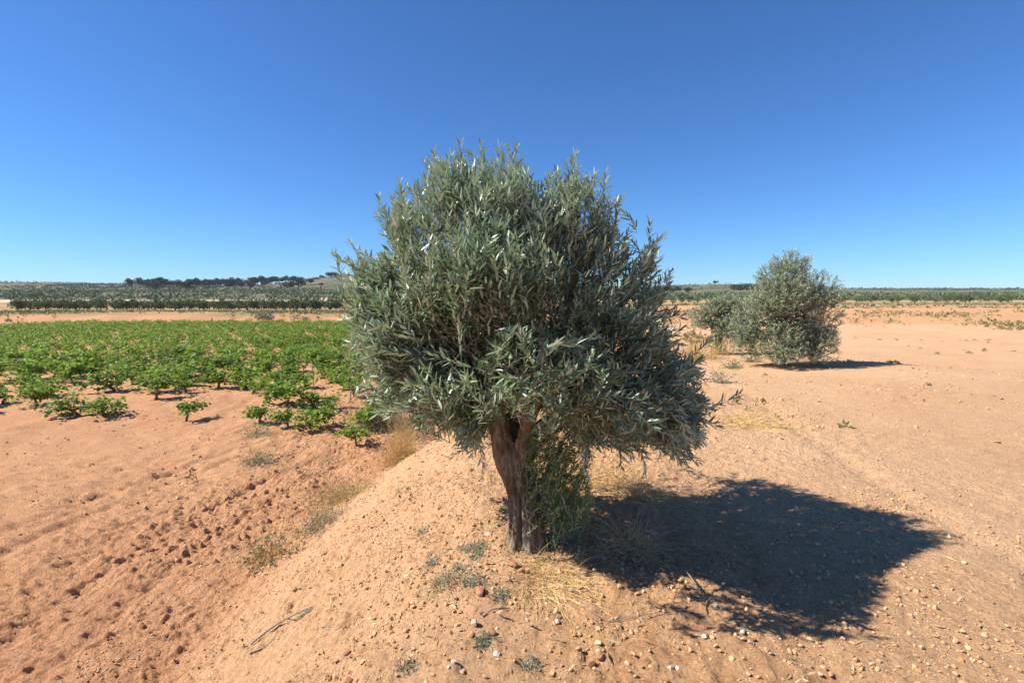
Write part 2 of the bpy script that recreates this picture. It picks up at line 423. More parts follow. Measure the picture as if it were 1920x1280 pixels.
def grow(tips, dirs, lens, seeds, leaf_mat_, wood_mat, leaf_len, leaf_w, gap, T=OLIVE_T, base_r=.0016, name='crown', seg_sides=5, angle=(.5, 1.1), curl=.10, r_pow=.40, local=None, start=.12):
    """leafy shoots at given tips, joined by branching twigs back to seed nodes on the limbs"""
    n = len(tips); dirs = norm(dirs)
    bend = norm(rng.normal(size=(n, 3)) + [0, 0, .5]) * .20
    base = tips - dirs * lens[:, None]
    mid = tips - dirs * (lens * .5)[:, None] + bend * lens[:, None] * .6
    nodes = [tuple(s) for s in seeds]; ns = len(nodes)
    nodes = np.zeros((ns + n * 6, 3)); nodes[:ns] = seeds; cnt = ns
    parent = -np.ones(len(nodes), int)
    cen = seeds.mean(0); order = np.argsort(np.linalg.norm(base - cen, axis=1))
    tipnode = np.zeros(n, int)
    for i in order:
        d = np.linalg.norm(nodes[:cnt] - base[i], axis=1); k = int(np.argmin(d)); D = d[k]
        p0 = nodes[k].copy(); prev = k
        m = 1 if D < .12 else (2 if D < .3 else 3)
        sag = norm(rng.normal(size=3)) * D * .12
        for q in range(1, m + 1):
            f = q / m; p = p0 + (base[i] - p0) * f + sag * math.sin(math.pi * f)
            if q == m: p = base[i]
            nodes[cnt] = p; parent[cnt] = prev; prev = cnt; cnt += 1
        for p in (mid[i], tips[i]):
            nodes[cnt] = p; parent[cnt] = prev; prev = cnt; cnt += 1
        tipnode[i] = prev
    nodes = nodes[:cnt]; parent = parent[:cnt]
    w = np.zeros(cnt); w[tipnode] = 1
    for i in range(cnt - 1, ns - 1, -1): w[parent[i]] += w[i]
    r = base_r * np.maximum(w, 1) ** r_pow
    ch = np.arange(ns, cnt)
    pr = np.where(parent[ch] < ns, r[ch] * 1.15, np.minimum(r[parent[ch]], r[ch] * 1.6))
    istip = np.zeros(cnt, bool); istip[tipnode] = True
    Vt, Ft = seg_geo(nodes[parent[ch]], nodes[ch], pr, np.where(istip[ch], r[ch] * .5, r[ch]), seg_sides)
    # leaf pairs
    P, D, U, L, Wd, va = [], [], [], [], [], []
    for i in range(n):
        b, m_, t = base[i], mid[i], tips[i]
        cntp = max(2, int(lens[i] / gap))
        ts = np.linspace(start, 1, cntp)
        pos = ((1 - ts) ** 2)[:, None] * b + (2 * ts * (1 - ts))[:, None] * (2 * m_ - .5 * (b + t)) + (ts ** 2)[:, None] * t
        dd = dirs[i]; ref = norm(np.cross(dd, [0, 0, 1.0]) + 1e-4); ver = np.cross(ref, dd)
        ph = rng.uniform(0, math.pi)
        for j in range(cntp):
            a0 = ph + (j % 2) * math.pi / 2 + rng.normal() * .25
            for sg in (0, math.pi):
                if rng.random() < .07: continue
                a = a0 + sg
                side = math.cos(a) * ref + math.sin(a) * ver
                an = rng.uniform(*angle) * (1.0 - .55 * max(0, ts[j] - .75) * 4 * .6)
                d = dd * math.cos(an) + side * math.sin(an)
                d = d + rng.normal(size=3) * .16
                up = dd * math.sin(an) - side * math.cos(an)      # the upper face looks towards the shoot's tip
                up = up * .75 + np.array([0, 0, .55]) + rng.normal(size=3) * .28
                P.append(pos[j]); D.append(d); U.append(up)
                sz = (.72 + .35 * math.sin(math.pi * min(1, .18 + .75 * (1 - ts[j])))) * rng.uniform(.72, 1.12)
                L.append(leaf_len * sz); Wd.append(leaf_w * sz * rng.uniform(.85, 1.15))
                va.append(min(1, max(0, .42 + .2 * rng.normal() + .25 * (ts[j] > .85))))
    P, D, U = map(np.array, (P, D, U)); L, Wd, va = map(np.array, (L, Wd, va))
    cu = rng.normal(.02, curl, len(L))
    Vl, Fl, k = leaf_geo(P, D, U, L, Wd, cu, .10, T)
    V = np.concatenate([Vl, Vt]); o = len(Vl)
    attrs = dict(var=np.concatenate([np.repeat(va, k), np.full(len(Vt), .5)]))
    if local is not None: V = V - np.asarray(local)
    print(name, 'leaves', len(L), 'segs', len(ch))
    return make_mesh(name, V, Fl + [Ft + o], [leaf_mat_, wood_mat], True, attrs, [0] * len(Fl) + [1])

# ------------------------------------------------------------------ the big olive tree
OUT = np.array([(790, 300), (815, 282), (858, 268), (885, 288), (905, 274), (932, 290), (965, 278), (988, 306), (1004, 342), (1030, 326), (1072, 296),
    (1100, 322), (1138, 325), (1142, 370), (1172, 375), (1182, 425), (1200, 462), (1215, 425), (1243, 452), (1238, 500), (1258, 515), (1255, 560),
    (1292, 600), (1285, 650), (1338, 680), (1330, 720), (1345, 760), (1335, 800), (1318, 840), (1300, 868), (1240, 872), (1205, 850), (1160, 872), (1130, 850), (1100, 880),
    (1062, 845), (1040, 800), (1000, 772), (950, 770), (925, 800), (915, 850), (885, 862), (850, 855), (838, 822), (790, 812), (745, 790), (700, 790), (690, 755), (672, 700), (650, 650),
    (640, 600), (634, 560), (640, 520), (625, 490), (652, 455), (690, 470), (712, 450), (700, 410), (715, 375), (745, 345), (780, 350)], float)
PL = at(OUT[:, 0], OUT[:, 1], TY)[:, [0, 2]]

def inside_dist(p, poly):
    a = poly; b = np.roll(poly, -1, 0)
    x, z = p[:, 0:1], p[:, 1:2]
    cr = ((a[:, 1] > z) != (b[:, 1] > z)) & (x < (b[:, 0] - a[:, 0]) * (z - a[:, 1]) / (b[:, 1] - a[:, 1] + 1e-12) + a[:, 0])
    ins = cr.sum(1) % 2 == 1
    ab = b - a; ap = p[:, None] - a[None]
    t = np.clip((ap * ab).sum(-1) / (ab * ab).sum(-1), 0, 1)
    d = np.linalg.norm(ap - t[..., None] * ab, axis=-1).min(1)
    return ins, d

olive = thing('olive_tree', 'large silvery olive tree with gnarled trunk standing alone on the earth bank', 'tree', (TX, TY, float(micro_height(TX, TY))))
OL = np.array(olive.location)

fork = at(962, 842, TY)
base = np.array([TX, TY, OL[2] - .12])
tp = spline([base, at(985, 1000, TY), at(982, 930, TY + .01), at(970, 880, TY + .01), fork + [0, .02, .06]], 150)
rt = np.interp(np.linspace(0, 1, 150), [0, .12, .22, .5, .8, .93, 1], [.20, .150, .122, .100, .106, .114, .06])
V, F, Tp = bark_tube(tp, rt, 96, .19, 1, knots=[(-1.25, .30, .16, .32, -.42), (-2.2, .82, .3, .07, .22), (-1.75, .70, .22, .05, -.35), (-2.6, .15, .35, .2, .16), (-.6, .55, .3, .25, .12)])
obj('trunk', make_mesh('trunk', V - OL, [F, Tp], M['bark']), olive)

seeds = []
LIMBS = [
    ([fork - [-.01, 0, .26], fork + [-.045, .0, .0], at(930, 775, TY - .02), at(905, 690, TY - .08), at(850, 600, TY - .15), at(790, 520, TY - .2)], .088),
    ([fork - [-.02, 0, .26], fork + [.06, -.02, .0], at(1030, 800, TY - .05), at(1075, 745, TY - .1), at(1130, 690, TY - .15), at(1200, 640, TY - .15)], .085),
    ([fork + [-.01, .03, -.1], fork + [-.01, .06, .12], at(950, 690, TY + .12), at(935, 580, TY + .15), at(905, 460, TY + .1), at(885, 370, TY + .05)], .06),
    ([fork + [.03, .03, -.1], fork + [.08, .1, .15], at(1030, 690, TY + .25), at(1060, 580, TY + .35), at(1080, 470, TY + .3), at(1075, 390, TY + .2)], .06),
    ([fork + [.02, -.03, -.06], fork + [.06, -.12, .12], at(1010, 730, TY - .3), at(1020, 680, TY - .5), at(1010, 600, TY - .62)], .042),
    ([fork + [-.03, .03, -.06], fork + [-.12, .16, .14], at(870, 690, TY + .4), at(800, 640, TY + .6), at(750, 560, TY + .65)], .05),
    ([fork + [.04, .04, -.06], fork + [.2, .2, .1], at(1120, 730, TY + .45), at(1190, 660, TY + .6), at(1210, 560, TY + .6)], .05),
]
for i, (pts, r0) in enumerate(LIMBS):
    n = 46; sp = spline(pts, n)
    sp = sp + .012 * np.stack([fbm(np.linspace(0, 6, n) + 7 * i, np.full(n, k * 3.3), 3, 200 + k) for k in range(3)], -1)
    rad = r0 * np.interp(np.linspace(0, 1, n), [0, .10, .18, .4, 1], [.55, .9, 1, .72, .22])
    V, F, Tp = bark_tube(sp, rad, 28, .15, 10 + i)
    obj('limb', make_mesh('limb', V - OL, [F, Tp], M['bark']), olive)
    seeds.append(sp[14::3])
seeds = np.concatenate(seeds)

lo, hi = PL.min(0), PL.max(0)
cand = rng.uniform(lo, hi, (14000, 2))
ins, dd = inside_dist(cand, PL)
cand, dd = cand[ins & (dd > .012)], dd[ins & (dd > .012)]
N = 4900
# a third of the shoots hug the outline, the rest fill the body
edge = np.where(dd < .13)[0][:430]; body = np.where(dd >= .08)[0][:N - len(edge)]
sel = np.concatenate([edge, body]); cand, dd = cand[sel], dd[sel]
e = np.clip(dd / .72, 0, 1); half = 1.02 * np.sqrt(1 - (1 - e) ** 2)
lump = .80 + .42 * fbm(cand[:, 0] * 2.3, cand[:, 1] * 2.3, 2, 400)
q = rng.random(len(sel))
sgn_ = np.where(rng.random(len(sel)) < .54, -1, 1)
dy = sgn_ * half * lump * np.where(q < .54, rng.uniform(.72, 1.0, len(sel)), rng.uniform(0, .8, len(sel)))
gapn = fbm(cand[:, 0] * 2.9 + 3, cand[:, 1] * 2.9 + 2.5 * dy, 2, 410) * np.where(q < .54, 1, .35)
kp = rng.random(len(sel)) < np.where(np.arange(len(sel)) < len(edge), 1, np.clip(.80 + 2.1 * gapn - .45 * (1 - smooth(dd / .28)) * smooth((cand[:, 0] - .2) / .5), .12, 1))
cand, dy = cand[kp], dy[kp]
tips = np.stack([cand[:, 0], np.full(len(cand), TY), cand[:, 1]], -1)
eye = np.array([0, 0, EYE])
dy = np.where(dy < 0, dy * .84, dy * 1.15) + .06
tips = eye + (tips - eye) * ((TY + dy) / TY)[:, None]
C = np.array([TX + .02, TY, 1.22])
rad = norm((tips - C) * [1, 1, .9])
upw = np.interp(tips[:, 2], [.7, 1.0, 1.35, 1.9], [-.5, .0, .45, .72])
dirs = rad * .85 + np.stack([0 * upw, 0 * upw, upw], -1) + rng.normal(size=tips.shape) * .40
lens = rng.uniform(.15, .30, len(tips)); lens[:len(edge)] *= rng.uniform(.9, 1.5, len(edge))
# single sprigs that stand out of the crown's outline: tip pixel, depth offset, direction, length
SPR = [((1384, 742), -.15, (.95, 0, .32), .34), ((1345, 800), -.25, (.9, -.2, -.05), .26), ((1330, 640), 0, (.7, 0, .6), .26), ((1256, 512), .1, (.45, 0, .9), .3), ((1218, 418), .05, (.1, 0, 1), .36),
       ((1243, 446), -.1, (.35, 0, .95), .32), ((1166, 372), .1, (.2, 0, 1), .3), ((1138, 320), 0, (.3, 0, .95), .34), ((1078, 293), -.05, (.02, 0, 1), .36), ((1045, 322), .1, (-.1, 0, 1), .28),
       ((968, 278), 0, (.2, 0, 1), .3), ((935, 276), -.1, (.05, 0, 1), .3), ((900, 272), .1, (0, 0, 1), .3), ((862, 266), -.1, (-.05, 0, 1), .32), ((812, 284), 0, (-.2, 0, 1), .3), ((796, 305), .1, (-.3, 0, .95), .3),
       ((750, 340), 0, (-.15, 0, 1), .3), ((712, 372), .05, (-.4, 0, .9), .3), ((655, 448), 0, (-.3, 0, .95), .3), ((624, 478), -.05, (-.75, 0, .6), .3), ((632, 545), .1, (-.9, 0, .4), .28), ((642, 600), -.1, (-.95, 0, .2), .26),
       ((1100, 884), -.2, (.1, 0, -1), .25), ((1165, 880), -.2, (.25, 0, -.95), .25), ((1210, 880), -.1, (.3, 0, -.9), .26), ((1308, 865), -.1, (.75, 0, -.5), .28), ((1290, 880), 0, (.6, 0, -.7), .26),
       ((846, 858), -.15, (-.7, 0, -.6), .26), ((905, 868), -.2, (.05, 0, -1), .22), ((880, 858), -.1, (-.35, 0, -.9), .22), ((1165, 690), -.75, (.5, -.2, .75), .28), ((1108, 668), -.85, (.1, -.3, .95), .28), ((985, 635), -.95, (-.15, -.25, .95), .28), ((1035, 655), -.95, (.25, -.3, .9), .26), ((876, 525), -1.0, (.1, -.6, .7), .18)]
st = np.array([at(p[0], p[1], TY + d) for p, d, _, _ in SPR]); sd = np.array([v for _, _, v, _ in SPR], float); sl = np.array([l for *_, l in SPR])
# bright front tufts that jut out towards the viewer
fx, fd = [], []
for (cx, cy, rr, k) in ((985, 680, 70, 30), (1095, 690, 60, 30), (915, 735, 55, 12), (1190, 765, 60, 14), (820, 690, 60, 10), (1020, 755, 50, 7)):
    for _ in range(k):
        a = rng.uniform(0, 6.283); r_ = rr * math.sqrt(rng.random())
        fx.append(at(cx + r_ * math.cos(a), cy + r_ * math.sin(a), TY - rng.uniform(.40, .98))); fd.append([rng.normal() * .4 + (cx - 985) * .003, -.45 + rng.normal() * .2, .55 + rng.normal() * .3])
tips = np.concatenate([tips, st, np.array(fx)]); dirs = np.concatenate([dirs, norm(sd) + rng.normal(size=sd.shape) * .04, np.array(fd)])
lens = np.concatenate([lens, sl, rng.uniform(.14, .24, len(fx))])
me = grow(tips, dirs, lens, seeds, M['olive'], M['twig'], .065, .0118, .0185, local=OL)
obj('crown', me, olive)
# suckers at the foot of the trunk, to its right
n = 270
a = rng.uniform(0, 1, n)
spx = rng.normal(1035, 30, n) + 12 * a; spy = rng.uniform(815, 985, n)
spx = np.clip(spx + 12, 998, 1104 - .35 * np.maximum(0, 860 - spy))
st = at(spx, spy, 2.86 + .22 * rng.random(n))
sd = np.stack([rng.normal(.35, .35, n), rng.normal(-.15, .35, n), rng.normal(.55, .5, n)], -1)
sroot = np.array([at(1012 + 14 * k % 40, 1010 - 22 * k, 2.92) for k in range(9)])
me = grow(st, sd, rng.uniform(.10, .2, n), sroot, M['sucker'], M['shoot'], .036, .0085, .0135, name='basal_shoots', local=OL, base_r=.0011, r_pow=.26)
tag(obj('sucker_growth', me, olive), 'small leaved green suckers at the foot of the trunk')

# ------------------------------------------------------------------ other olive trees
def small_olive(name, label, px, py, lobes, nshoot, leaf, trunk_pts, grp, skirt=None, seed=3, gap=.03):
    g = ground_at(px, py); t = thing(name, label, 'tree', g, grp)
    tps, dr = [], []
    tot = sum(l[3] ** 2 for l in lobes)
    for (lx, ly, lz, lr, sz) in lobes:
        k = int(nshoot * lr ** 2 / tot)
        u = norm(rng.normal(size=(k, 3))); rr = lr * np.where(rng.random(k) < .75, rng.uniform(.8, 1, k), rng.uniform(.2, .8, k))
        p = np.array([lx, ly, lz]) + u * rr[:, None] * [1, 1, sz]; p[:, 2] = np.maximum(p[:, 2], .16)
        tps.append(p); dr.append(u * .8 + [0, 0, .45] + rng.normal(size=(k, 3)) * .3)
    tps = np.concatenate(tps); dr = np.concatenate(dr); sdn = []; Vs, Fs, o = [], [], 0; tops = []
    for j, (pts, r0) in enumerate(trunk_pts):
        n = 24; sp = spline(pts, n); V, F, Tp = bark_tube(sp, r0 * np.linspace(1.1, .35, n), 16, .15, seed + j)
        Vs.append(V); Fs.append(F + o); tops.append(Tp + o); o += len(V); sdn.append(sp[12::2])
    obj('trunk', make_mesh('trunk', np.concatenate(Vs), [np.concatenate(Fs), np.concatenate(tops)], M['bark']), t)
    me = grow(tps, dr, rng.uniform(.16, .32, len(tps)), np.concatenate(sdn), M['olive_far'], M['twig'], leaf, leaf * .26, gap, RHOMB_T, .003, 'crown', 3)
    obj('crown', me, t)
    if skirt:
        n, (sx, sy), h = skirt
        p = np.stack([rng.normal(sx, .28, n), rng.normal(sy, .2, n), rng.uniform(.12, h, n)], -1)
        me = grow(p, np.stack([rng.normal(0, .4, n), rng.normal(0, .4, n), np.full(n, .9)], -1), rng.uniform(.12, .24, n),
                  np.array([[sx, sy, .03 + .03 * k] for k in range(4)]), M['green_bush'], M['shoot'], .06, .012, .028, RHOMB_T, .002, 'basal', 3)
        tag(obj('sucker_growth', me, t), 'bright green suckers growing at the foot of the trunk')
    return t

GO = 'olive trees along the plateau'
small_olive('olive_tree', 'smaller olive tree with dark forked trunk and bright green suckers at its foot', 1346, 664,
    [(0, 0, 1.35, .66, .8), (-.42, .1, 1.2, .5, .85), (.5, .1, 1.4, .62, .8), (.1, -.2, 1.65, .5, .7), (.8, .3, 1.2, .5, 1), (.45, .2, .8, .4, .8), (1.0, .3, .8, .4, .9), (.1, -.35, .9, .45, .9)], 1300, .085,
    [([(0, 0, -.1), (0, 0, .3), (-.05, 0, .6), (-.3, 0, 1.0), (-.5, 0, 1.35)], .10), ([(0, 0, .2), (.08, 0, .6), (.25, .05, 1.0), (.45, .1, 1.5)], .085), ([(0, 0, .3), (.0, -.1, .8), (.05, -.2, 1.5)], .06)],
    GO, skirt=(190, (0, -.22), .62), seed=21)
T2 = small_olive('olive_tree', 'tall dense grey-green olive tree at the right edge, foliage down to the ground', 1464, 684,
    [(0, 0, 1.45, 1.0, .95), (-.75, -.1, 1.2, .62, 1.0), (.6, 0, 1.3, .85, 1), (0, .1, 2.2, .72, .8), (-.75, 0, .62, .5, 1), (.35, -.3, .7, .6, .9), (-.3, -.4, 1.8, .7, .8), (-.95, .1, .9, .42, 1), (.9, 0, .7, .5, 1), (-.3, -.6, .6, .6, .9), (.5, -.6, .55, .55, .9), (.2, .2, 2.55, .55, .8), (.9, .1, 1.9, .6, 1)], 3200, .075,
    [([(0, 0, -.1), (0, 0, .3), (-.1, 0, .7), (-.35, 0, 1.2), (-.4, 0, 1.6)], .12), ([(0, 0, .2), (.1, 0, .6), (.35, .05, 1.1), (.4, .1, 1.6)], .09), ([(0, 0, .3), (.0, .0, .9), (.0, 0, 1.9)], .07)],
    GO, seed=31)
T2.scale = (1.02, 1.02, 1.0)

# ------------------------------------------------------------------ vines
def vine_variant(seed, big=1.0, leaves=190):
    global rng
    keep = rng; rng = np.random.default_rng(seed)
    th = rng.uniform(.13, .23) * big
    lean = rng.normal(0, .06, 2)
    V, F, Tp = bark_tube(spline([(0, 0, -.06), (lean[0] * .3, lean[1] * .3, th * .35), (lean[0] + .03, lean[1], th * .7), (lean[0], lean[1], th)], 16), np.linspace(.034, .026, 16), 10, .25, seed)
    Vs, Fs, o = [V], [F], len(V); tops = [Tp]
    P, D, U, L = [], [], [], []
    for k in range(int(rng.integers(5, 8))):
        a = rng.uniform(0, 6.283); el = rng.uniform(.25, 1.1); ln = rng.uniform(.28, .52) * big
        d = np.array([math.cos(a) * math.cos(el), math.sin(a) * math.cos(el), math.sin(el)])
        p0 = np.array([lean[0], lean[1], th - .02]); p1 = p0 + d * ln * .5; p2 = p1 + (d * [1, 1, .35] + [0, 0, -.12]) * ln * .7
        sp = spline([p0, p1, p2], 7); v, f = tube_geo(sp, np.linspace(.013, .004, 7), 5); Vs.append(v); Fs.append(f + o); o += len(v)
        for j in range(int(leaves * 1.55) // 6):
            t = rng.uniform(.25, 1.05); q = p0 + (p1 - p0) * min(1, t * 2) if t < .5 else p1 + (p2 - p1) * (t - .5) * 2
            q = q + rng.normal(size=3) * .075 * big + [0, 0, .03]
            P.append(q); D.append(norm(rng.normal(size=3) * [1, 1, .5] + [0, 0, -.25] + (q - p0) * 1.2)); U.append(rng.normal(size=3) * .5 + [0, 0, 1]); L.append(rng.uniform(.05, .088) * big)
    P, D, U, L = map(np.array, (P, D, U, L)); P[:, 2] = np.maximum(P[:, 2], .10)
    Vl, Fl, k = leaf_geo(P, D, U, L, L * 1.0, rng.normal(.15, .12, len(L)), .08, VINE_T)
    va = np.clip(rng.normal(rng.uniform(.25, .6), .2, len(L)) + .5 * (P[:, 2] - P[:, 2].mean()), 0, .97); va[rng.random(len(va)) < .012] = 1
    trunk = make_mesh('vine_trunk', np.concatenate(Vs), [np.concatenate(Fs)], M['vine_wood'])
    fol = make_mesh('vine_foliage', Vl, Fl, M['vine'], False, dict(var=np.repeat(va, k)))
    rng = keep
    return trunk, fol

VAR = [vine_variant(500 + i, 1.0 + .08 * (i % 3), 190 + 20 * (i % 3)) for i in range(7)]
FARVAR = [vine_variant(600 + i, 1.05, 120) for i in range(3)]
VG = 'grapevines in the vineyard below the bank'

def vine(x, y, label, var=None, s=1.0, far=False):
    tr, fo = (FARVAR[int(rng.integers(3))] if far else VAR[int(rng.integers(7)) if var is None else var])
    z = float(height(x, y)); t = thing('grapevine', label, 'grapevine', (x, y, z), VG)
    t.rotation_euler.z = rng.uniform(0, 6.283); t.scale = (s, s, s * rng.uniform(.92, 1.08))
    obj('trunk', tr, t); obj('foliage', fo, t)
    return t

near_spots = [
    ((540, 801), 'small grapevine with thin crooked trunk, left of the low bushy vine nearest the lane', .72, 1),
    ((580, 803), 'low bushy grapevine with spreading crown and slanting trunk, nearest the tractor lane', .9, 2),
    ((487, 792), 'grapevine with bare crooked trunk at the left edge of the photo', .85, 0),
    ((588, 763), 'flat topped grapevine with dark leaning trunk, behind the nearest low bushy vine', .85, 3),
    ((628, 768), 'flat topped grapevine on a single straight trunk beside the green bush at the bank', .85, 4),
    ((537, 762), 'tall narrow grapevine with foliage hanging almost to the ground, left of the flat topped vine', 1.15, 5),
    ((503, 757), 'large dark rounded grapevine casting deep shade, near the left edge', 1.35, 6),
    ((572, 727), 'tall grapevine beside a thin leaning stake, second row from the lane', 1.1, 0),
    ((664, 745), 'small grapevine next to a pair of short pale posts', .85, 1),
    ((620, 716), 'grapevine above a bare gap in the soil, trunks in shade', 1.05, 2),
    ((690, 800), 'grapevine with glossy leaves half hidden by the olive tree at the foot of the bank', 1.15, 3),
    ((668, 832), 'low sprawling grapevine on the ground beside the dry shrub', .62, 5),
]
placed = []
for (p, lab, s, v) in near_spots:
    g = ground_at(*p); vine(g[0], g[1], lab, v, s); placed.append(g[:2])
cnd = []
for r_ in range(0, 40):
    for c_ in range(-50, 45):
        # rows slant gently across the field
        x = c_ * 1.12 + .35 * r_ + rng.normal() * .16; y = 11.2 + r_ * 1.08 - .10 * x + rng.normal() * .14
        if not (10.5 < y < 53): continue
        sx = x - np.interp(y, TOE_Y, TOE_X)
        if sx > -.9: continue
        px_ = 960 + FPX * x / y
        if px_ < -60 or px_ > 1010: continue
        if rng.random() < .05 + .5 * (y < 15.5 + 2 * fbm(x * .3, 0 * x, 2, 66)): continue
        if any((x - a) ** 2 + (y - b) ** 2 < .9 for a, b in placed): continue
        if y < 14.2 and px_ > 470: continue
        cnd.append((y, x, px_))
cnd.sort()
vis = [c for c in cnd if c[2] > 470]; out_ = [c for c in cnd if c[2] <= 470]
take = sorted(vis[:205] + out_[:80])
rest = vis[205:] + out_[80:]
for i, (y, x, p_) in enumerate(take):
    if p_ <= 470: lab = 'leafy green grapevine in the left outer part of the vineyard'
    elif p_ > 730: lab = 'green grapevine mostly hidden behind the large olive tree'
    elif y < 24: lab = 'bushy green grapevine in the middle rows, leaves merging with its neighbours'
    else: lab = 'small far grapevine in the dense back rows before the red bank'
    vine(x, y, lab, None, rng.uniform(.85, 1.4), far=y > 24)
# the vines past the counted ones: one mass
Vs, Fs, As, o = [], [], [], 0
for (y, x, p_) in rest:
    tr, fo = FARVAR[int(rng.integers(3))]
    v = np.zeros(len(fo.vertices) * 3, np.float32); fo.vertices.foreach_get('co', v); v = v.reshape(-1, 3)
    k = 11; n = len(v) // k; keep = rng.permutation(n)[:int(n * .7)]
    v = v.reshape(n, k, 3)[keep].reshape(-1, 3) * rng.uniform(1, 1.3); a = rng.uniform(0, 6.28)
    v = np.stack([v[:, 0] * math.cos(a) - v[:, 1] * math.sin(a) + x, v[:, 0] * math.sin(a) + v[:, 1] * math.cos(a) + y, v[:, 2] + float(height(x, y))], -1)
    f = (VINE_T[2][0][None] + (np.arange(len(keep)) * k)[:, None, None]).reshape(-1, 3) + o
    Vs.append(v); Fs.append(f); As.append(np.repeat(np.clip(rng.normal(.45, .2, len(keep)), 0, .97), k)); o += len(v)
if Vs:
    tag(obj('vineyard_foliage', make_mesh('vineyard_foliage', np.concatenate(Vs), [np.concatenate(Fs)], M['vine'], False, dict(var=np.concatenate(As)))),
        'merged green mass of the farthest vine rows', 'vineyard', kind='stuff')
print('vines', len(take), 'rest', len(rest))

# stakes
def stake(px, py, h, lean, label, r=.014):
    g = ground_at(px, py)
    v, f = tube_geo(spline([(0, 0, -.1), (lean * .3, 0, h * .4), (lean, .02, h)], 8), np.linspace(r, r * .8, 8), 7)
    i = np.arange(7)
    tag(obj('vine_stake', make_mesh('vine_stake', v, [f, (49 + i)[None, :]], M['stake']), None, g), label, 'stake', 'wooden stakes among the vines')
stake(589, 729, .85, -.05, 'thin leaning wooden stake among tall vines in the second row')
stake(655, 712, .75, .02, 'thin straight dark stake in front of the bare soil gap')
stake(657, 755, .50, .04, 'short pale post beside the small vine, the thicker of the pair', .022)
stake(664, 746, .40, .0, 'short thin post right behind the pale thicker post', .014)
stake(573, 803, .42, .03, 'short pale post under the low bushy front vine', .016)
stake(580, 763, .40, .02, 'short pale post under the flat topped vine', .016)

# ------------------------------------------------------------------ dry grass, weeds, sticks
def tuft(name, label, cat, px, py, n, length, spread, m, group=None, lie=.5, r=.0016, bias=(0, 0), seeds_=.0, leaf=None, loc=None):
    g = ground_at(px, py) if loc is None else loc
    A, B, ra, rb, va = [], [], [], [], []
    LP, LD = [], []
    for i in range(n):
        a = rng.uniform(0, 6.283); o = np.array([rng.normal() * spread * .35, rng.normal() * spread * .35, 0])
        l = length * rng.uniform(.45, 1.1); li = np.clip(rng.normal(lie, .22), .02, 1.15)
        d = np.array([math.cos(a) * li + bias[0], math.sin(a) * li + bias[1], 1.05 - li]); d = d / np.linalg.norm(d)
        droop = rng.uniform(.3, 1.2); q = o.copy(); k = 6; prev = q
        zb = float(micro_height(g[0] + o[0], g[1] + o[1])) - g[2]; prev = prev + [0, 0, zb]
        v_ = rng.uniform(0, 1)
        for s in range(k):
            d = d + np.array([rng.normal() * .07, rng.normal() * .07, -droop * .16]); d = d / np.linalg.norm(d)
            nx_ = prev + d * l / k
            zg = float(height(g[0] + nx_[0], g[1] + nx_[1])) - g[2] + .006
            if nx_[2] < zg: nx_[2] = zg + .004 * rng.random(); d[2] = abs(d[2]) * .2
            A.append(prev); B.append(nx_); ra.append(r * (1 - s / k * .6)); rb.append(r * (1 - (s + 1) / k * .6)); va.append(v_)
            if s >= 2 and rng.random() < seeds_:
                LP.append(nx_); LD.append(d + rng.normal(size=3) * .8)
            prev = nx_
    A, B = np.array(A), np.array(B)
    V, F = seg_geo(A, B, np.array(ra), np.array(rb), 3)
    at_ = np.repeat(np.array(va), 6); faces = [F]; mats = [m]; mi = [0]
    if LP:
        LP, LD = np.array(LP), np.array(LD); L = np.full(len(LP), (leaf or (None, .012))[1]) * rng.uniform(.6, 1.3, len(LP))
        Vl, Fl, k = leaf_geo(LP, LD, rng.normal(size=LP.shape) + [0, 0, .6], L, L * .38, rng.normal(0, .2, len(L)), .1, RHOMB_T)
        faces += [f + len(V) for f in Fl]; V = np.concatenate([V, Vl]); at_ = np.concatenate([at_, np.repeat(rng.random(len(L)), k)])
        if leaf and leaf[0] is not None: mats.append(leaf[0]); mi += [1] * len(Fl)
        else: mi += [0] * len(Fl)
    o_ = obj(name, make_mesh(name, V, faces, mats, False, dict(var=at_), mi), None, g)
    return tag(o_, label, cat, group)

GT = 'dry grass tufts on the bare earth'
tuft('dry_grass_tuft', 'golden straw tuft fanning out in front of the trunk, its stems flattened towards the viewer', 'dry grass', 1036, 1088, 190, .36, .22, M['straw'], GT, .95, .0011, (.25, -.45), .22, (None, .012))
tuft('dry_grass_tuft', 'thick upper mat of golden straw directly below the foot of the trunk', 'dry grass', 1030, 1050, 170, .15, .30, M['straw'], GT, .85, .001, (.05, -.2), .3, (None, .011))
tuft('dry_grass_tuft', 'brownish dry tuft standing in the dappled shade right of the trunk', 'dry grass', 1185, 1035, 210, .32, .16, M['straw_dark'], GT, .6, .0014, (0, -.1), .2, (None, .012))
tuft('dry_grass_tuft', 'straw tuft leaning right at the upper edge of the tree shadow', 'dry grass', 1195, 930, 200, .42, .2, M['straw'], GT, .75, .0016, (.4, 0), .15, (None, .012))
tuft('dry_grass_tuft', 'loose golden straw behind the suckers, in sun between trunk and shadow', 'dry grass', 1125, 905, 240, .38, .5, M['straw'], GT, .7, .0016, (0, 0), .25, (None, .013))
tuft('dry_grass_tuft', 'broad golden straw tuft on the plateau below the long drooping olive sprig', 'dry grass', 1398, 795, 340, .42, .55, M['straw'], GT, .75, .0022, (.2, 0), .2, (None, .015))
tuft('dry_grass_tuft', 'tall yellow grass beside the green suckers of the smaller olive tree', 'dry grass', 1308, 672, 300, .75, .9, M['straw'], GT, .4, .005, (0, 0), .2, (None, .03))
tuft('dry_grass_tuft', 'yellow grass patch under the tall dense olive tree at the right', 'dry grass', 1398, 650, 200, .6, .8, M['straw'], GT, .45, .006, (0, 0), .2, (None, .03))
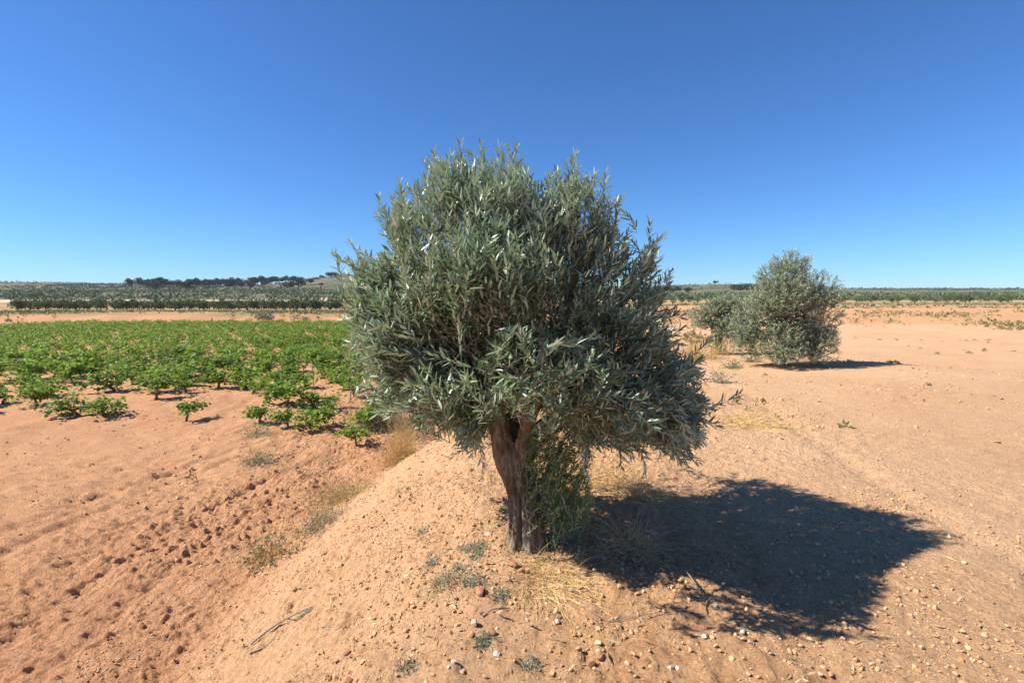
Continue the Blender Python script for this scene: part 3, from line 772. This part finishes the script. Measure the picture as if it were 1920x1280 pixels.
tuft('dry_shrub', 'pale dry feathery shrub at the foot of the bank beside the sprawling vine', 'dry shrub', 752, 862, 460, .82, .40, M['straw'], None, .38, .0024, (0, 0), .45, (M['weed'], .022))
tuft('dry_shrub', 'greenish dry shrub rising behind the pale feathery one, under the crown', 'dry shrub', 775, 822, 240, .85, .4, M['straw_dark'], None, .3, .0026, (0, 0), .55, (M['weed'], .026))
GW = 'weeds on the bank and lane'
tuft('weed', 'yellow-green feathery weed patch halfway along the toe of the bank', 'weed', 640, 935, 520, .34, .66, M['straw'], GW, .55, .0020, (0, 0), .75, (M['weed'], .028))
tuft('weed', 'lower part of the feathery weed strip with grey-green leaves, nearer the viewer', 'weed', 600, 985, 300, .24, .38, M['straw_dark'], GW, .55, .0017, (0, 0), .9, (M['weed_grey'], .030))
tuft('weed', 'wilting broad leaved weed with yellow stems at the left edge', 'weed', 515, 1048, 130, .34, .28, M['straw'], GW, .5, .002, (-.1, -.1), .8, (M['weed'], .050))
tuft('weed', 'sparse pale weed on the lane near the tyre ruts', 'weed', 580, 890, 70, .25, .3, M['straw_dark'], GW, .5, .0016, (0, 0), .5, (M['weed'], .02))
tuft('weed', 'sparse pale weed standing above the feathery weed patch', 'weed', 618, 862, 60, .35, .22, M['straw_dark'], GW, .4, .0016, (0, 0), .5, (M['weed'], .022))
tuft('weed', 'dark green weed clump with a round shadow at the left edge of the lane', 'weed', 484, 868, 150, .34, .24, M['shoot'], GW, .5, .002, (0, 0), .8, (M['green_bush'], .04))
tuft('weed', 'small green weed clump at the left edge under the outermost vine', 'weed', 484, 815, 110, .36, .28, M['shoot'], GW, .5, .002, (0, 0), .8, (M['green_bush'], .04))
tuft('weed', 'grey-green weed with pale dry stems beside the white pebble, largest of the small weeds', 'weed', 838, 1092, 150, .085, .13, M['straw_dark'], GW, .6, .0013, (0, 0), .9, (M['weed_grey'], .016))
for (p, lab, n_) in (((893, 1040), 'tiny dark green weed just above the white pebble', 40), ((876, 1028), 'tiny grey weed left of a slightly darker one', 30), ((902, 1025), 'small weed topmost in the little group left of the trunk', 36),
                     ((808, 1055), 'tiny olive coloured weed alone on bare soil left of the weed group', 26), ((878, 1092), 'small grey weed right of the largest small weed', 36), ((895, 1095), 'tiny dry weed beside a deep shadowed clod', 24),
                     ((862, 1064), 'tiny green weed left of the white pebble', 26), ((792, 995), 'tiny grey weed high on the slope', 18), ((908, 1205), 'grey weed next to a shadowed stone near the bottom', 50), ((762, 1255), 'tiny grey weed at the bottom of the slope', 26),
                     ((575, 1150), 'grey weed under the tip of the dead branch', 40), ((938, 1120), 'sparse grey weed left of the golden straw', 44), ((990, 1250), 'tiny dull green weed near the bottom middle', 20), ((948, 955), 'fresh green sprout at the left side of the trunk', 60),
                     ((1376, 690), 'small round green weed on the far plateau', 60), ((1410, 678), 'flat green weed near the tall right olive tree', 60), ((1352, 716), 'slender green weed behind the drooping sprig', 40)):
    far_ = p[1] < 800
    tuft('weed', lab, 'weed', p[0], p[1], int(n_ * 1.6), .30 if far_ else .05, .16 if far_ else .05, M['shoot'], GW, .55, .002 if far_ else .0011, (0, 0), .9, (M['weed_grey'] if n_ != 60 else M['green_bush'], .05 if far_ else .014))
tuft('green_bush', 'dense green bush at the foot of the bank, left below the olive crown', 'bush', 712, 800, 520, .85, .6, M['shoot'], None, .42, .003, (0, 0), .95, (M['green_bush'], .055))

def stick(name, label, pts, r, m, group=None, twigs=()):
    G = [ground_at(*p[:2]) + np.array([0, 0, p[2]]) for p in pts]
    o0 = G[0]; Vs, Fs, o = [], [], 0
    def add(P, r0, r1):
        nonlocal o
        sp = spline(P, max(8, 6 * len(P))); n = len(sp)
        sp[1:] += .0025 * np.stack([fbm(np.linspace(0, 5, n) + 3 * k, np.full(n, 1.7 * k + len(P)), 2, 90 + k) for k in range(3)], -1)[1:]
        v, f = tube_geo(sp - o0, np.linspace(r0, r1, n), 7); Vs.append(v); Fs.append(f + o); o += len(v)
    add(G, r, r * .45)
    for tw, r2 in twigs: add([ground_at(*p[:2]) + np.array([0, 0, p[2]]) for p in tw], r2, r2 * .4)
    return tag(obj(name, make_mesh(name, np.concatenate(Vs), [np.concatenate(Fs)], m), None, o0), label, 'stick', group)

GS = 'dead sticks on the ground'
stick('dead_branch', 'grey dead branch with side twigs lying at the lower left', [(470, 1208, .012), (515, 1178, .03), (550, 1160, .035), (585, 1138, .03)], .0085, M['dead_wood'], GS,
      [([(540, 1165, .033), (560, 1158, .03), (578, 1150, .02)], .004)])
stick('dead_branch', 'thin short dead twig lying right of the longer dead branch', [(590, 1180, .006), (612, 1172, .014), (628, 1166, .010)], .003, M['dead_wood'], GS)
stick('dead_branch', 'shorter grey dead stick parallel to the longer branch at the lower left corner', [(468, 1228, .008), (500, 1206, .012), (526, 1186, .010)], .006, M['dead_wood'], GS)
stick('forked_twig', 'dry forked twig at the sunlit edge of the tree shadow', [(1285, 1078, .02), (1305, 1105, .03), (1325, 1131, .012)], .005, M['dead_wood'], GS,
      [([(1325, 1131, .012), (1336, 1124, .03), (1340, 1112, .05)], .0028), ([(1325, 1131, .012), (1323, 1142, .008), (1323, 1150, .006)], .004), ([(1285, 1078, .02), (1275, 1068, .015), (1266, 1055, .01)], .003)])
stick('dry_stalk', 'long thin dry stem curving right from the golden straw tuft', [(1085, 1130, .012), (1110, 1155, .01), (1145, 1166, .008), (1190, 1161, .01), (1240, 1152, .012), (1265, 1150, .01)], .0028, M['dead_wood'], GS,
      [([(1145, 1166, .008), (1185, 1160, .012), (1215, 1166, .008)], .0016)])
stick('dry_stalk', 'thin dry stem above the long curved one, seeds along its end', [(1090, 1105, .02), (1130, 1125, .015), (1165, 1136, .01), (1205, 1139, .01)], .002, M['straw_dark'], GS)
stick('dry_stalk', 'short thick piece of stick between the tiny weeds and the golden straw', [(905, 1155, .008), (925, 1148, .016), (955, 1142, .01)], .006, M['dead_wood'], GS)
stick('dry_stalk', 'pale thin stick leaning below the largest small weed', [(835, 1098, .03), (840, 1115, .02), (850, 1133, .006)], .0022, M['dead_wood'], GS)

# stones
def stone(px, py, size, m, label, flat=.7, name='stone', cat='stone', group='loose stones and clods on the bank', ang=.35):
    g = ground_at(px, py)
    import bmesh
    bm = bmesh.new(); bmesh.ops.create_icosphere(bm, subdivisions=3, radius=1)
    V = np.array([v.co[:] for v in bm.verts]); F = np.array([[v.index for v in f.verts] for f in bm.faces]); bm.free()
    # chip planes off the ball for an angular stone
    for _ in range(15):
        n_ = norm(rng.normal(size=3)); d = rng.uniform(.48, .82); k = V @ n_; ex = np.maximum(k - d, 0)
        V = V - n_ * (ex * .97)[:, None]
    o = rng.uniform(0, 50)
    V = V * (1 + ang * .25 * fbm(V[:, 0] * 2 + o, V[:, 1] * 2 + V[:, 2] * 1.7, 4, 700))[:, None]
    V = V * [1, rng.uniform(.7, .95), flat] * (size / 2)
    o_ = obj(name, make_mesh(name, V, [F], m, False), None, g + [0, 0, size * flat * .22]); o_.rotation_euler = (rng.normal() * .2, rng.normal() * .2, rng.uniform(0, 6.28))
    return tag(o_, label, cat, group)

for a in [
    ((818, 916), .058, 'clod', 'dark angular clod alone on the upper slope left of the trunk', .8, 'earth_clod'),
    ((553, 1108), .055, 'clod', 'dark angular clod on the lower left slope above the dead branch', .9, 'earth_clod'),
    ((881, 1066), .036, 'stone_pale', 'white pebble among the tiny weeds, brightest stone on the bank', .8, 'stone'),
    ((897, 1056), .030, 'stone_pale', 'small whitish stone just above and right of the brightest pebble', .6, 'stone'),
    ((901, 1114), .062, 'clod', 'clod with a deep shadow below the small grey weeds', .9, 'earth_clod'),
    ((888, 1170), .048, 'stone_pink', 'pinkish rounded stone near the end of the short thick stick', .8, 'stone'),
    ((922, 1188), .050, 'clod', 'dark clod right of the grey weed near the bottom', .8, 'earth_clod'),
    ((884, 1192), .028, 'clod', 'small clod left of the grey weed near the bottom', .8, 'earth_clod'),
    ((916, 1003), .056, 'stone_pink', 'flat banded stone left of the foot of the trunk', .55, 'stone'),
    ((962, 1064), .06, 'clod', 'reddish clod just below the foot of the trunk', .8, 'earth_clod'),
    ((978, 1072), .05, 'clod', 'brown clod touching the golden straw mat', .8, 'earth_clod'),
    ((682, 1012), .036, 'clod', 'small reddish clod in the middle of the left slope', .8, 'earth_clod'),
    ((650, 1222), .042, 'clod', 'dark reddish clod on the lower left slope right of the dead branch', .8, 'earth_clod'),
    ((1128, 1232), .06, 'clod', 'purplish clod in the wheel track at the bottom', .7, 'earth_clod'),
    ((1108, 1245), .05, 'clod', 'rounded tan clod left of the purplish one in the track', .7, 'earth_clod'),
    ((1340, 1136), .032, 'stone_pale', 'pale pebble next to the forked twig', .8, 'stone'),
    ((1393, 1187), .040, 'stone_pale', 'pale stone, upper one of a loose trio at the lower right', .7, 'stone'),
    ((1407, 1205), .034, 'stone_pink', 'pinkish stone, lowest of a loose trio at the lower right', .7, 'stone'),
    ((1385, 1194), .030, 'stone_pale', 'flat pale stone, leftmost of a loose trio at the lower right', .5, 'stone'),
    ((1322, 1192), .036, 'stone_pale', 'tan stone on bare soil below the forked twig', .7, 'stone'),
    ((1258, 1252), .034, 'stone_pale', 'pale round pebble in the wheel track, left of a smaller twin', .75, 'stone'),
    ((1270, 1250), .026, 'stone_pale', 'smaller pale pebble touching the round one in the wheel track', .75, 'stone'),
    ((1124, 1232), .03, 'stone_pink', 'pinkish pebble by the purplish clod', .7, 'stone'),
    ((1124, 1230), .026, 'stone_pale', 'whitish chip by the purplish clod', .5, 'stone'),
    ((1402, 837), .05, 'stone_pale', 'pale stone on sunlit plateau above the shadow', .6, 'stone'),
    ((1222, 1000), .06, 'stone_pink', 'dull stone lying in the deep shade of the tree', .5, 'stone'),
    ((850, 1252), .030, 'stone_pale', 'whitish stone in the small pebble heap at the bottom', .7, 'stone'),
    ((866, 1258), .034, 'stone_pink', 'pinkish stone at the right end of the small pebble heap at the bottom', .7, 'stone'),
    ((842, 1262), .026, 'stone_pale', 'lowest pale stone of the small pebble heap at the bottom', .7, 'stone'),
    ((930, 1228), .040, 'stone_pale', 'pale rough stone below the dark clod near the bottom', .7, 'stone'),
    ((1043, 1168), .04, 'stone_pale', 'pale stone in front of the golden straw tuft', .7, 'stone'),
    ((1122, 1228), .024, 'stone_pale', 'tiny white chip upright by the purplish clod', .9, 'stone'),
    ((702, 1030), .026, 'clod', 'tiny reddish clod right of the mid slope clod', .8, 'earth_clod'),
    ((980, 800), .05, 'stone_pink', 'stone on the bank behind the trunk fork', .7, 'stone'),
    ((650, 1280), .06, 'clod', 'large reddish clod cut by the bottom of the photo', .7, 'earth_clod'),
]:
    stone(*a[0], a[1], M[a[2]], a[3], a[4], a[5], 'clod' if a[2] == 'clod' else 'stone')
for i, (px_, py_, s, lab) in enumerate([(1288, 632, .45, 'reddish rock at the left end of the rubble pile by the smaller olive'), (1300, 629, .38, 'tall reddish rock in the middle of the rubble pile'), (1312, 634, .40, 'pale flat rock in front of the rubble pile'),
                                        (1320, 629, .30, 'grey rock at the right end of the rubble pile'), (1296, 640, .26, 'small red rock fallen in front of the rubble pile'), (1306, 639, .2, 'smallest pale rock of the rubble pile')]):
    stone(px_, py_, s, M['stone_pink' if i in (2, 3, 5) else 'clod'], lab, .7, 'rock', 'rock', 'rubble pile on the plateau')

# pebbles and crumbs of soil: uncountable
def crumbs(n, xr, yr, s0, s1, name, label, keepf):
    t = (1 + 5 ** .5) / 2
    ico = norm(np.array([(-1, t, 0), (1, t, 0), (-1, -t, 0), (1, -t, 0), (0, -1, t), (0, 1, t), (0, -1, -t), (0, 1, -t), (t, 0, -1), (t, 0, 1), (-t, 0, -1), (-t, 0, 1)], float))
    fc = np.array([(0, 11, 5), (0, 5, 1), (0, 1, 7), (0, 7, 10), (0, 10, 11), (1, 5, 9), (5, 11, 4), (11, 10, 2), (10, 7, 6), (7, 1, 8), (3, 9, 4), (3, 4, 2), (3, 2, 6), (3, 6, 8), (3, 8, 9), (4, 9, 5), (2, 4, 11), (6, 2, 10), (8, 6, 7), (9, 8, 1)])
    x = rng.uniform(*xr, n); y = yr[0] + (yr[1] - yr[0]) * rng.random(n) ** 1.35
    k = keepf(x, y) > rng.random(n); x, y = x[k], y[k]; n = len(x)
    s = s0 * (s1 / s0) ** (rng.random(n) ** 2.7)
    A = rng.normal(size=(n, 3, 3)); Q = np.linalg.qr(A)[0]
    V = ico[None] * (1 + .22 * rng.normal(size=(n, 12, 1))) * np.stack([rng.uniform(.8, 1.3, n), rng.uniform(.6, 1, n), rng.uniform(.5, .9, n)], -1)[:, None]
    V = np.einsum('nij,nkj->nki', Q, V) * (s / 2)[:, None, None]
    V[..., 2] *= .8
    V = V + np.stack([x, y, micro_height(x, y) + s * .2], -1)[:, None]
    F = (fc[None] + (np.arange(n) * 12)[:, None, None]).reshape(-1, 3)
    va = np.clip(rng.beta(1.6, 3.4, n) + .35 * (rng.random(n) < .02), 0, 1)
    o_ = obj(name, make_mesh(name, V.reshape(-1, 3), [F], M['pebbles'], False, dict(var=np.repeat(va, 12))))
    tag(o_, label, 'pebbles', kind='stuff')
    return o_
clus = lambda x, y: .12 + .88 * smooth(.45 + 1.8 * fbm(x * 1.1, y * 1.1, 4, 801))
crumbs(85000, (-3.6, 4.4), (1.3, 8.0), .0055, .032, 'pebbles', 'crumbs of soil and pebbles strewn over the bank',
       lambda x, y: clus(x, y) * (1 - .3 * smooth((x - .6) / 1)))
crumbs(16000, (-11, 11), (5.5, 24), .014, .065, 'soil_crumbs', 'soil crumbs on lane, vineyard and plateau', lambda x, y: clus(x, y))

def litter(name, label, n, xr, yr, L0, L1, m, keepf, w=.12):
    x = rng.uniform(*xr, n); y = rng.uniform(*yr, n); k = keepf(x, y) > rng.random(n); x, y = x[k], y[k]; n = len(x)
    a = rng.uniform(0, 6.283, n); L = rng.uniform(L0, L1, n)
    d = np.stack([np.cos(a), np.sin(a), rng.normal(0, .18, n)], -1)
    P = np.stack([x, y, micro_height(x, y) + .006 + .006 * rng.random(n)], -1)
    V, F, k_ = leaf_geo(P, d, rng.normal(size=(n, 3)) * .35 + [0, 0, 1], L, L * w, rng.normal(0, .25, n), .1, RHOMB_T)
    tag(obj(name, make_mesh(name, V, F, m, False, dict(var=np.repeat(rng.random(n), k_)))), label, 'litter', kind='stuff')
near_t = lambda x, y: np.exp(-(((x - TX - .15) ** 2 + (y - TY + .1) ** 2) / 1.0))
litter('leaf_litter', 'fallen dry olive leaves scattered under the tree', 2600, (-1.8, 2.6), (1.6, 5.2), .025, .055, M['dry_leaf'], lambda x, y: .12 + .88 * near_t(x, y), .24)
litter('straw_litter', 'broken bits of straw strewn over the bank', 3200, (-3.0, 4.0), (1.4, 7.5), .03, .11, M['straw'], lambda x, y: .25 + .75 * near_t(x, y), .035)
tuft('dry_sprout', 'dead brown sprouts and peeling bark bits around the foot of the trunk', 'dead sprouts', 990, 1032, 130, .05, .30, M['straw_dark'], None, .45, .0013, (0, -.1), .3, (None, .014))

# ------------------------------------------------------------------ far land: orchard, pines, hills, scrub
def puff_mesh(seed, w, h, z0, n, leaf, m, lobes=7, name='crown'):
    r = np.random.default_rng(seed); P, D = [], []
    L0 = [(r.normal() * w * .22, r.normal() * w * .22, z0 + (h - z0) * r.uniform(.3, .75), w * r.uniform(.22, .34)) for _ in range(lobes)]
    for (a, b, c, q) in L0:
        u = norm(r.normal(size=(n // lobes, 3))); P.append(np.array([a, b, c]) + u * q * r.uniform(.6, 1, (len(u), 1)) * [1, 1, .8]); D.append(u + r.normal(size=u.shape) * .6)
    P, D = np.concatenate(P), np.concatenate(D); P[:, 2] = np.maximum(P[:, 2], z0 * .8)
    L = leaf * r.uniform(.6, 1.3, len(P))
    V, F, k = leaf_geo(P, D, r.normal(size=P.shape) + [0, 0, .7], L, L * .6, r.normal(0, .1, len(L)), .1, RHOMB_T)
    return make_mesh(name, V, F, m, False, dict(var=np.repeat(np.clip(r.normal(.45, .2, len(L)), 0, 1), k)))

def trunk_mesh(h, r):
    v, f = tube_geo(spline([(0, 0, -.3), (.05 * h, 0, h * .5), (0, .04 * h, h)], 8), np.linspace(r, r * .5, 8), 6)
    return make_mesh('trunk', v, [f], M['twig'])

def far_tree(name, label, cat, x, y, vs, s, grp):
    t = thing(name, label, cat, (x, y, float(height(x, y)) - .03), grp)
    cr, tr = vs[int(rng.integers(len(vs)))]
    obj('crown', cr, t); obj('trunk', tr, t)
    t.rotation_euler.z = rng.uniform(0, 6.28); t.scale = (s, s, s * rng.uniform(.9, 1.1))
    return t

ORV = [(puff_mesh(900 + i, 2.1, 2.0, .35, 420, .26, M['orchard'], 8), trunk_mesh(.9, .07)) for i in range(4)]
PIV = [(puff_mesh(920 + i, 5.4, 5.4, 1.5, 420, .85, M['pine'], 7), trunk_mesh(3.0, .22)) for i in range(5)]
UMB = [(puff_mesh(940 + i, 6.0, 5.6, 3.0, 360, .8, M['pine'], 8), trunk_mesh(3.8, .2)) for i in range(3)]
for r_, (y0, px0, px1) in enumerate([(97, 30, 760), (101, 30, 760)]):
    for px_ in np.arange(px0, px1, 13.5):
        y = y0 + rng.normal() * .4; x = (px_ + rng.normal() * 3 + 5 * r_ - 960) / FPX * y
        far_tree('orchard_tree', 'dark green low orchard tree in the front row of the far orchard' if r_ == 0 else 'dark green low orchard tree in the second row of the far orchard', 'tree', x, y, ORV, rng.uniform(1.0, 1.28), 'far orchard trees beyond the red bank')
for px_ in np.arange(1225, 1900, 17):
    y = 112 + rng.normal() * 1.5; x = (px_ + rng.normal() * 4 - 960) / FPX * y
    far_tree('orchard_tree', 'green orchard tree in the far row above the right hand terraces', 'tree', x, y, ORV, rng.uniform(.8, 1.1), 'far orchard trees above the terraces')

def pine_at(px_, y, s, label, vs=None, grp='pines on the far hills'):
    far_tree('pine_tree', label, 'tree', (px_ - 960) / FPX * y, y, vs or PIV, s, grp)
for px_ in list(np.arange(250, 556, 5.0)) + [562, 570, 548, 556]:
    pine_at(px_ + rng.normal() * 2.5, 500 + rng.normal() * 40, rng.uniform(1.0, 1.6), 'dark pine in the wood covering the lower left end of the far ridge')
for (px_, y, s, lab) in [(567, 596, 1.0, 'lone round pine on the bare crest of the left hill'), (591, 600, .75, 'small pine on the left hill crest, right of the lone round one'), (597, 600, .65, 'smallest pine of the crest, between two taller ones'),
                         (605, 600, .9, 'middle pine of the loose row on the left hill crest'), (610, 600, .8, 'squat pine at the end of the loose row on the left hill crest'), (619, 598, 1.2, 'pine in the dark clump next to the olive crown'), (624, 598, 1.25, 'tallest pine of the dark clump next to the olive crown'), (630, 598, 1.1, 'pine half hidden by the olive leaves on the left hill crest'),
                         (585, 470, 1.15, 'dark pine standing alone half way down the left hill'), (604, 450, .7, 'small dark pine low on the left hill near the olive leaves'), (572, 470, .6, 'small bush-like pine below the lone crest pine')]:
    pine_at(px_, y, s, lab)
for px_ in [1232, 1243, 1252, 1262, 1268, 1275, 1286, 1291]:
    pine_at(px_ + rng.normal(), 330 + rng.normal() * 12, rng.uniform(.55, .8), 'pine of the dark group at the left foot of the right hill')
pine_at(1338, 512, .75, 'single small round pine on top of the right hill')
for px_ in [1375, 1381, 1389, 1397, 1404, 1411, 1419, 1428, 1440, 1456, 1475, 1500, 1540]:
    pine_at(px_ + rng.normal(), 300 + rng.normal() * 10, rng.uniform(.75, 1.0), 'broad topped pine of the dark row behind the tall right olive tree', UMB)

# scrub, grass: uncountable cover of the far land
def cover(name, label, cat, n, xf, y0, y1, leaf, clump, k, m, keepf, zlift=0, ypow=1.0):
    y = y0 + (y1 - y0) * rng.random(n) ** ypow; x = rng.uniform(-1, 1, n) * y * 1.08
    kk = keepf(x, y) > rng.random(n); x, y = x[kk], y[kk]; n = len(x)
    sz = rng.uniform(.6, 1.35, n)
    u = norm(rng.normal(size=(n, k, 3))); u[..., 2] = np.abs(u[..., 2])
    P = np.stack([x, y, height(x, y) + zlift], -1)[:, None] + u * (clump * sz)[:, None, None] * [1, 1, .75] * rng.uniform(.4, 1, (n, k, 1))
    P = P.reshape(-1, 3); L = np.repeat(sz, k) * leaf * rng.uniform(.6, 1.3, n * k)
    V, F, q = leaf_geo(P, (u + rng.normal(size=u.shape) * .6).reshape(-1, 3), rng.normal(size=P.shape) + [0, 0, .6], L, L * .55, np.zeros(len(L)), .1, RHOMB_T)
    va = np.clip(np.repeat(rng.normal(.45, .18, n), k) + rng.normal(0, .12, n * k), 0, 1)
    tag(obj(name, make_mesh(name, V, F, m, False, dict(var=np.repeat(va, q)))), label, cat, kind='stuff')
rows = lambda x, y: (np.abs(((y + .15 * x) / 7.0) % 1 - .5) < .22) * 1.0
cover('far_groves', 'rows of small trees merging into green bands below the hills', 'groves', 24000, 1, 172, 430, .9, 1.25, 8, M['orchard'], lambda x, y: .9 * ((x < .1 * y) | (y < 290)) * rows(x, y) * smooth(.75 + fbm(x * .01, y * .03, 2, 851)), .3, 1.2)
cover('hill_scrub', 'low scrub speckling the far hillsides', 'scrub', 11000, 1, 400, 690, 1.2, 1.7, 8, M['scrub'], lambda x, y: smooth(.55 + 1.3 * fbm(x * .015, y * .03, 3, 852)), 0)
cover('terrace_grass', 'yellow grass and weeds on the right hand terraces', 'grass', 9000, 1, 17, 64, .22, .2, 6, M['terrace'], lambda x, y: (x > 5.8 + .04 * y) * smooth((y - 17) / 10) * smooth(.1 + 1.6 * fbm(x * .22, y * .16, 3, 857)), 0, 1.0)
cover('plateau_weeds', 'scattered small dry weeds on the bare plateau and lane', 'weeds', 2600, 1, 6, 60, .06, .055, 16, M['terrace'], lambda x, y: ((x > 3.2) | (x < np.interp(y, TOE_Y, TOE_X) - 2.5)) * smooth(-.1 + 1.5 * fbm(x * .3, y * .3, 3, 861)), 0, 1.0)
cover('bank_grass', 'dry and green grass on and above the red bank', 'grass', 6000, 1, 53, 96, .28, .22, 7, M['weed'], lambda x, y: (.25 + .75 * (y > 60)) * smooth(.5 + 1.2 * fbm(x * .1, y * .1, 3, 853)) * np.where((x > 9) & (y < 80), .25, 1.0))
def shrub(px_, y, s, label):
    x = (px_ - 960) / FPX * y
    me = puff_mesh(int(px_) + 7, 1.7, 1.2, .15, 380, .17, M['weed_grey'], 7, 'shrub')
    o_ = obj('shrub', me, None, (x, y, float(height(x, y)))); o_.scale = (s, s, s)
    tag(o_, label, 'shrub', 'shrubs on the red bank')
shrub(483, 58.2, .95, 'grey-green shrub at the left edge on the red bank')
shrub(491, 57.6, .8, 'dark rounded shrub between two others on the red bank')
shrub(503, 58.4, 1.0, 'largest grey-green shrub at the right of its group on the red bank')
shrub(556, 58.2, .7, 'low green shrub half way along the red bank')
shrub(575, 57.4, .6, 'small dull shrub at the foot of the red bank')
shrub(1296, 43, .9, 'olive green shrub on the terrace left of the smaller olive tree')
# pale heaps beyond the orchard
for i, (px_, s, lab) in enumerate([(560, .8, 'lowest pale earth heap at the left of the row'), (571, 1.0, 'broad pale earth heap, second in the row'), (588, 1.15, 'pale earth heap in the middle of the row'), (597, 1.0, 'slumped pale earth heap right of the middle'),
                                   (606, 1.35, 'tall pointed pale earth heap'), (615, 1.4, 'tallest pale earth heap at the right of the row'), (634, 1.1, 'pale earth heap just left of the olive leaves'), (648, 1.2, 'pale earth heap half covered by the olive leaves')]):
    y = 161.0; x = (px_ - 960) / FPX * y
    a = np.linspace(0, 2 * np.pi, 20, endpoint=False); rs = np.array([1.0, .75, .45, .18, 0.02]); zs = np.array([-.2, .35, .8, 1.1, 1.18])
    V = np.array([[r * math.cos(t) * .75 * (1 + .15 * rng.normal()), r * math.sin(t) * .75 * (1 + .15 * rng.normal()), z * .95] for r, z in zip(rs, zs) for t in a])
    i_ = np.arange(20); j_ = (i_ + 1) % 20
    F = np.concatenate([np.stack([i_, j_, j_ + 20, i_ + 20], -1) + 20 * q for q in range(4)] )
    o_ = obj('earth_heap', make_mesh('earth_heap', V, [F, (80 + i_)[None, :]], M['sand']), None, (x, y, float(height(x, y)))); o_.scale = (s, s, s * .85)
    tag(o_, lab, 'earth heap', 'pale earth heaps beyond the orchard')

# ------------------------------------------------------------------ air
hm, hnt, hout = mat('haze_air')
pv = hnt.nodes.new('ShaderNodeVolumePrincipled'); pv.inputs['Color'].default_value = (.84, .92, 1, 1); pv.inputs['Density'].default_value = .00010
hnt.links.new(pv.outputs[0], hout.inputs['Volume'])
HX, HY0, HY1, HZ0, HZ1 = float(gx[-1]) + 5, float(gy[0]) - 5, float(gy[-1]) + 5, float(GZ.min()) - 1.0, float(GZ.max()) + 14
bxv = np.array([(x, y, z) for z in (HZ0, HZ1) for y in (HY0, HY1) for x in (-HX, HX)], float)
hz = obj('haze', make_mesh('haze', bxv, [np.array([(0, 2, 3, 1), (4, 5, 7, 6), (0, 1, 5, 4), (2, 6, 7, 3), (0, 4, 6, 2), (1, 3, 7, 5)])], hm, False))
tag(hz, 'thin bluish air over the far hills', 'haze', kind='stuff')

# ------------------------------------------------------------------ light, sky, camera
EL, AZ = R(44), R(-5)                                # sun from the left, a touch on the viewer's side
S = Vector((-math.cos(EL) * math.cos(AZ), math.cos(EL) * math.sin(AZ), math.sin(EL)))
sl_ = bpy.data.lights.new('sun', 'SUN'); sl_.energy = 5.0; sl_.angle = R(.53); sl_.color = (1, .945, .86)
so = bpy.data.objects.new('sun', sl_); COL.objects.link(so); so.location = S * 50
so.rotation_euler = S.to_track_quat('Z', 'Y').to_euler()
W = bpy.data.worlds.new('World'); SC.world = W; W.use_nodes = True
nt = W.node_tree; bg = nt.nodes['Background']
sky = nt.nodes.new('ShaderNodeTexSky'); sky.sky_type = 'NISHITA'; sky.sun_disc = False
sky.sun_elevation = EL; sky.sun_rotation = math.atan2(S.x, S.y)
sky.altitude = 400; sky.air_density = 1.0; sky.dust_density = 0; sky.ozone_density = 10
nt.links.new(mixc(nt, 1.0, sky.outputs[0], (.74, .985, 1.18), 'MULTIPLY'), bg.inputs[0]); bg.inputs[1].default_value = .073

cam = bpy.data.cameras.new('camera'); co = bpy.data.objects.new('camera', cam); COL.objects.link(co)
cam.sensor_width = 36; cam.lens = 36 * FPX / 1920; cam.clip_start = .05; cam.clip_end = 9000
co.location = (0, 0, EYE); co.rotation_euler = (R(90) - PITCH, 0, 0)
SC.camera = co
SC.render.engine = 'CYCLES'
SC.view_settings.view_transform = 'Standard'; SC.view_settings.look = 'None'
SC.view_settings.exposure = 0.84; SC.view_settings.gamma = 1
SC.cycles.use_denoising = True
SC.cycles.max_bounces = 6; SC.cycles.transparent_max_bounces = 4; SC.cycles.diffuse_bounces = 2; SC.cycles.glossy_bounces = 2
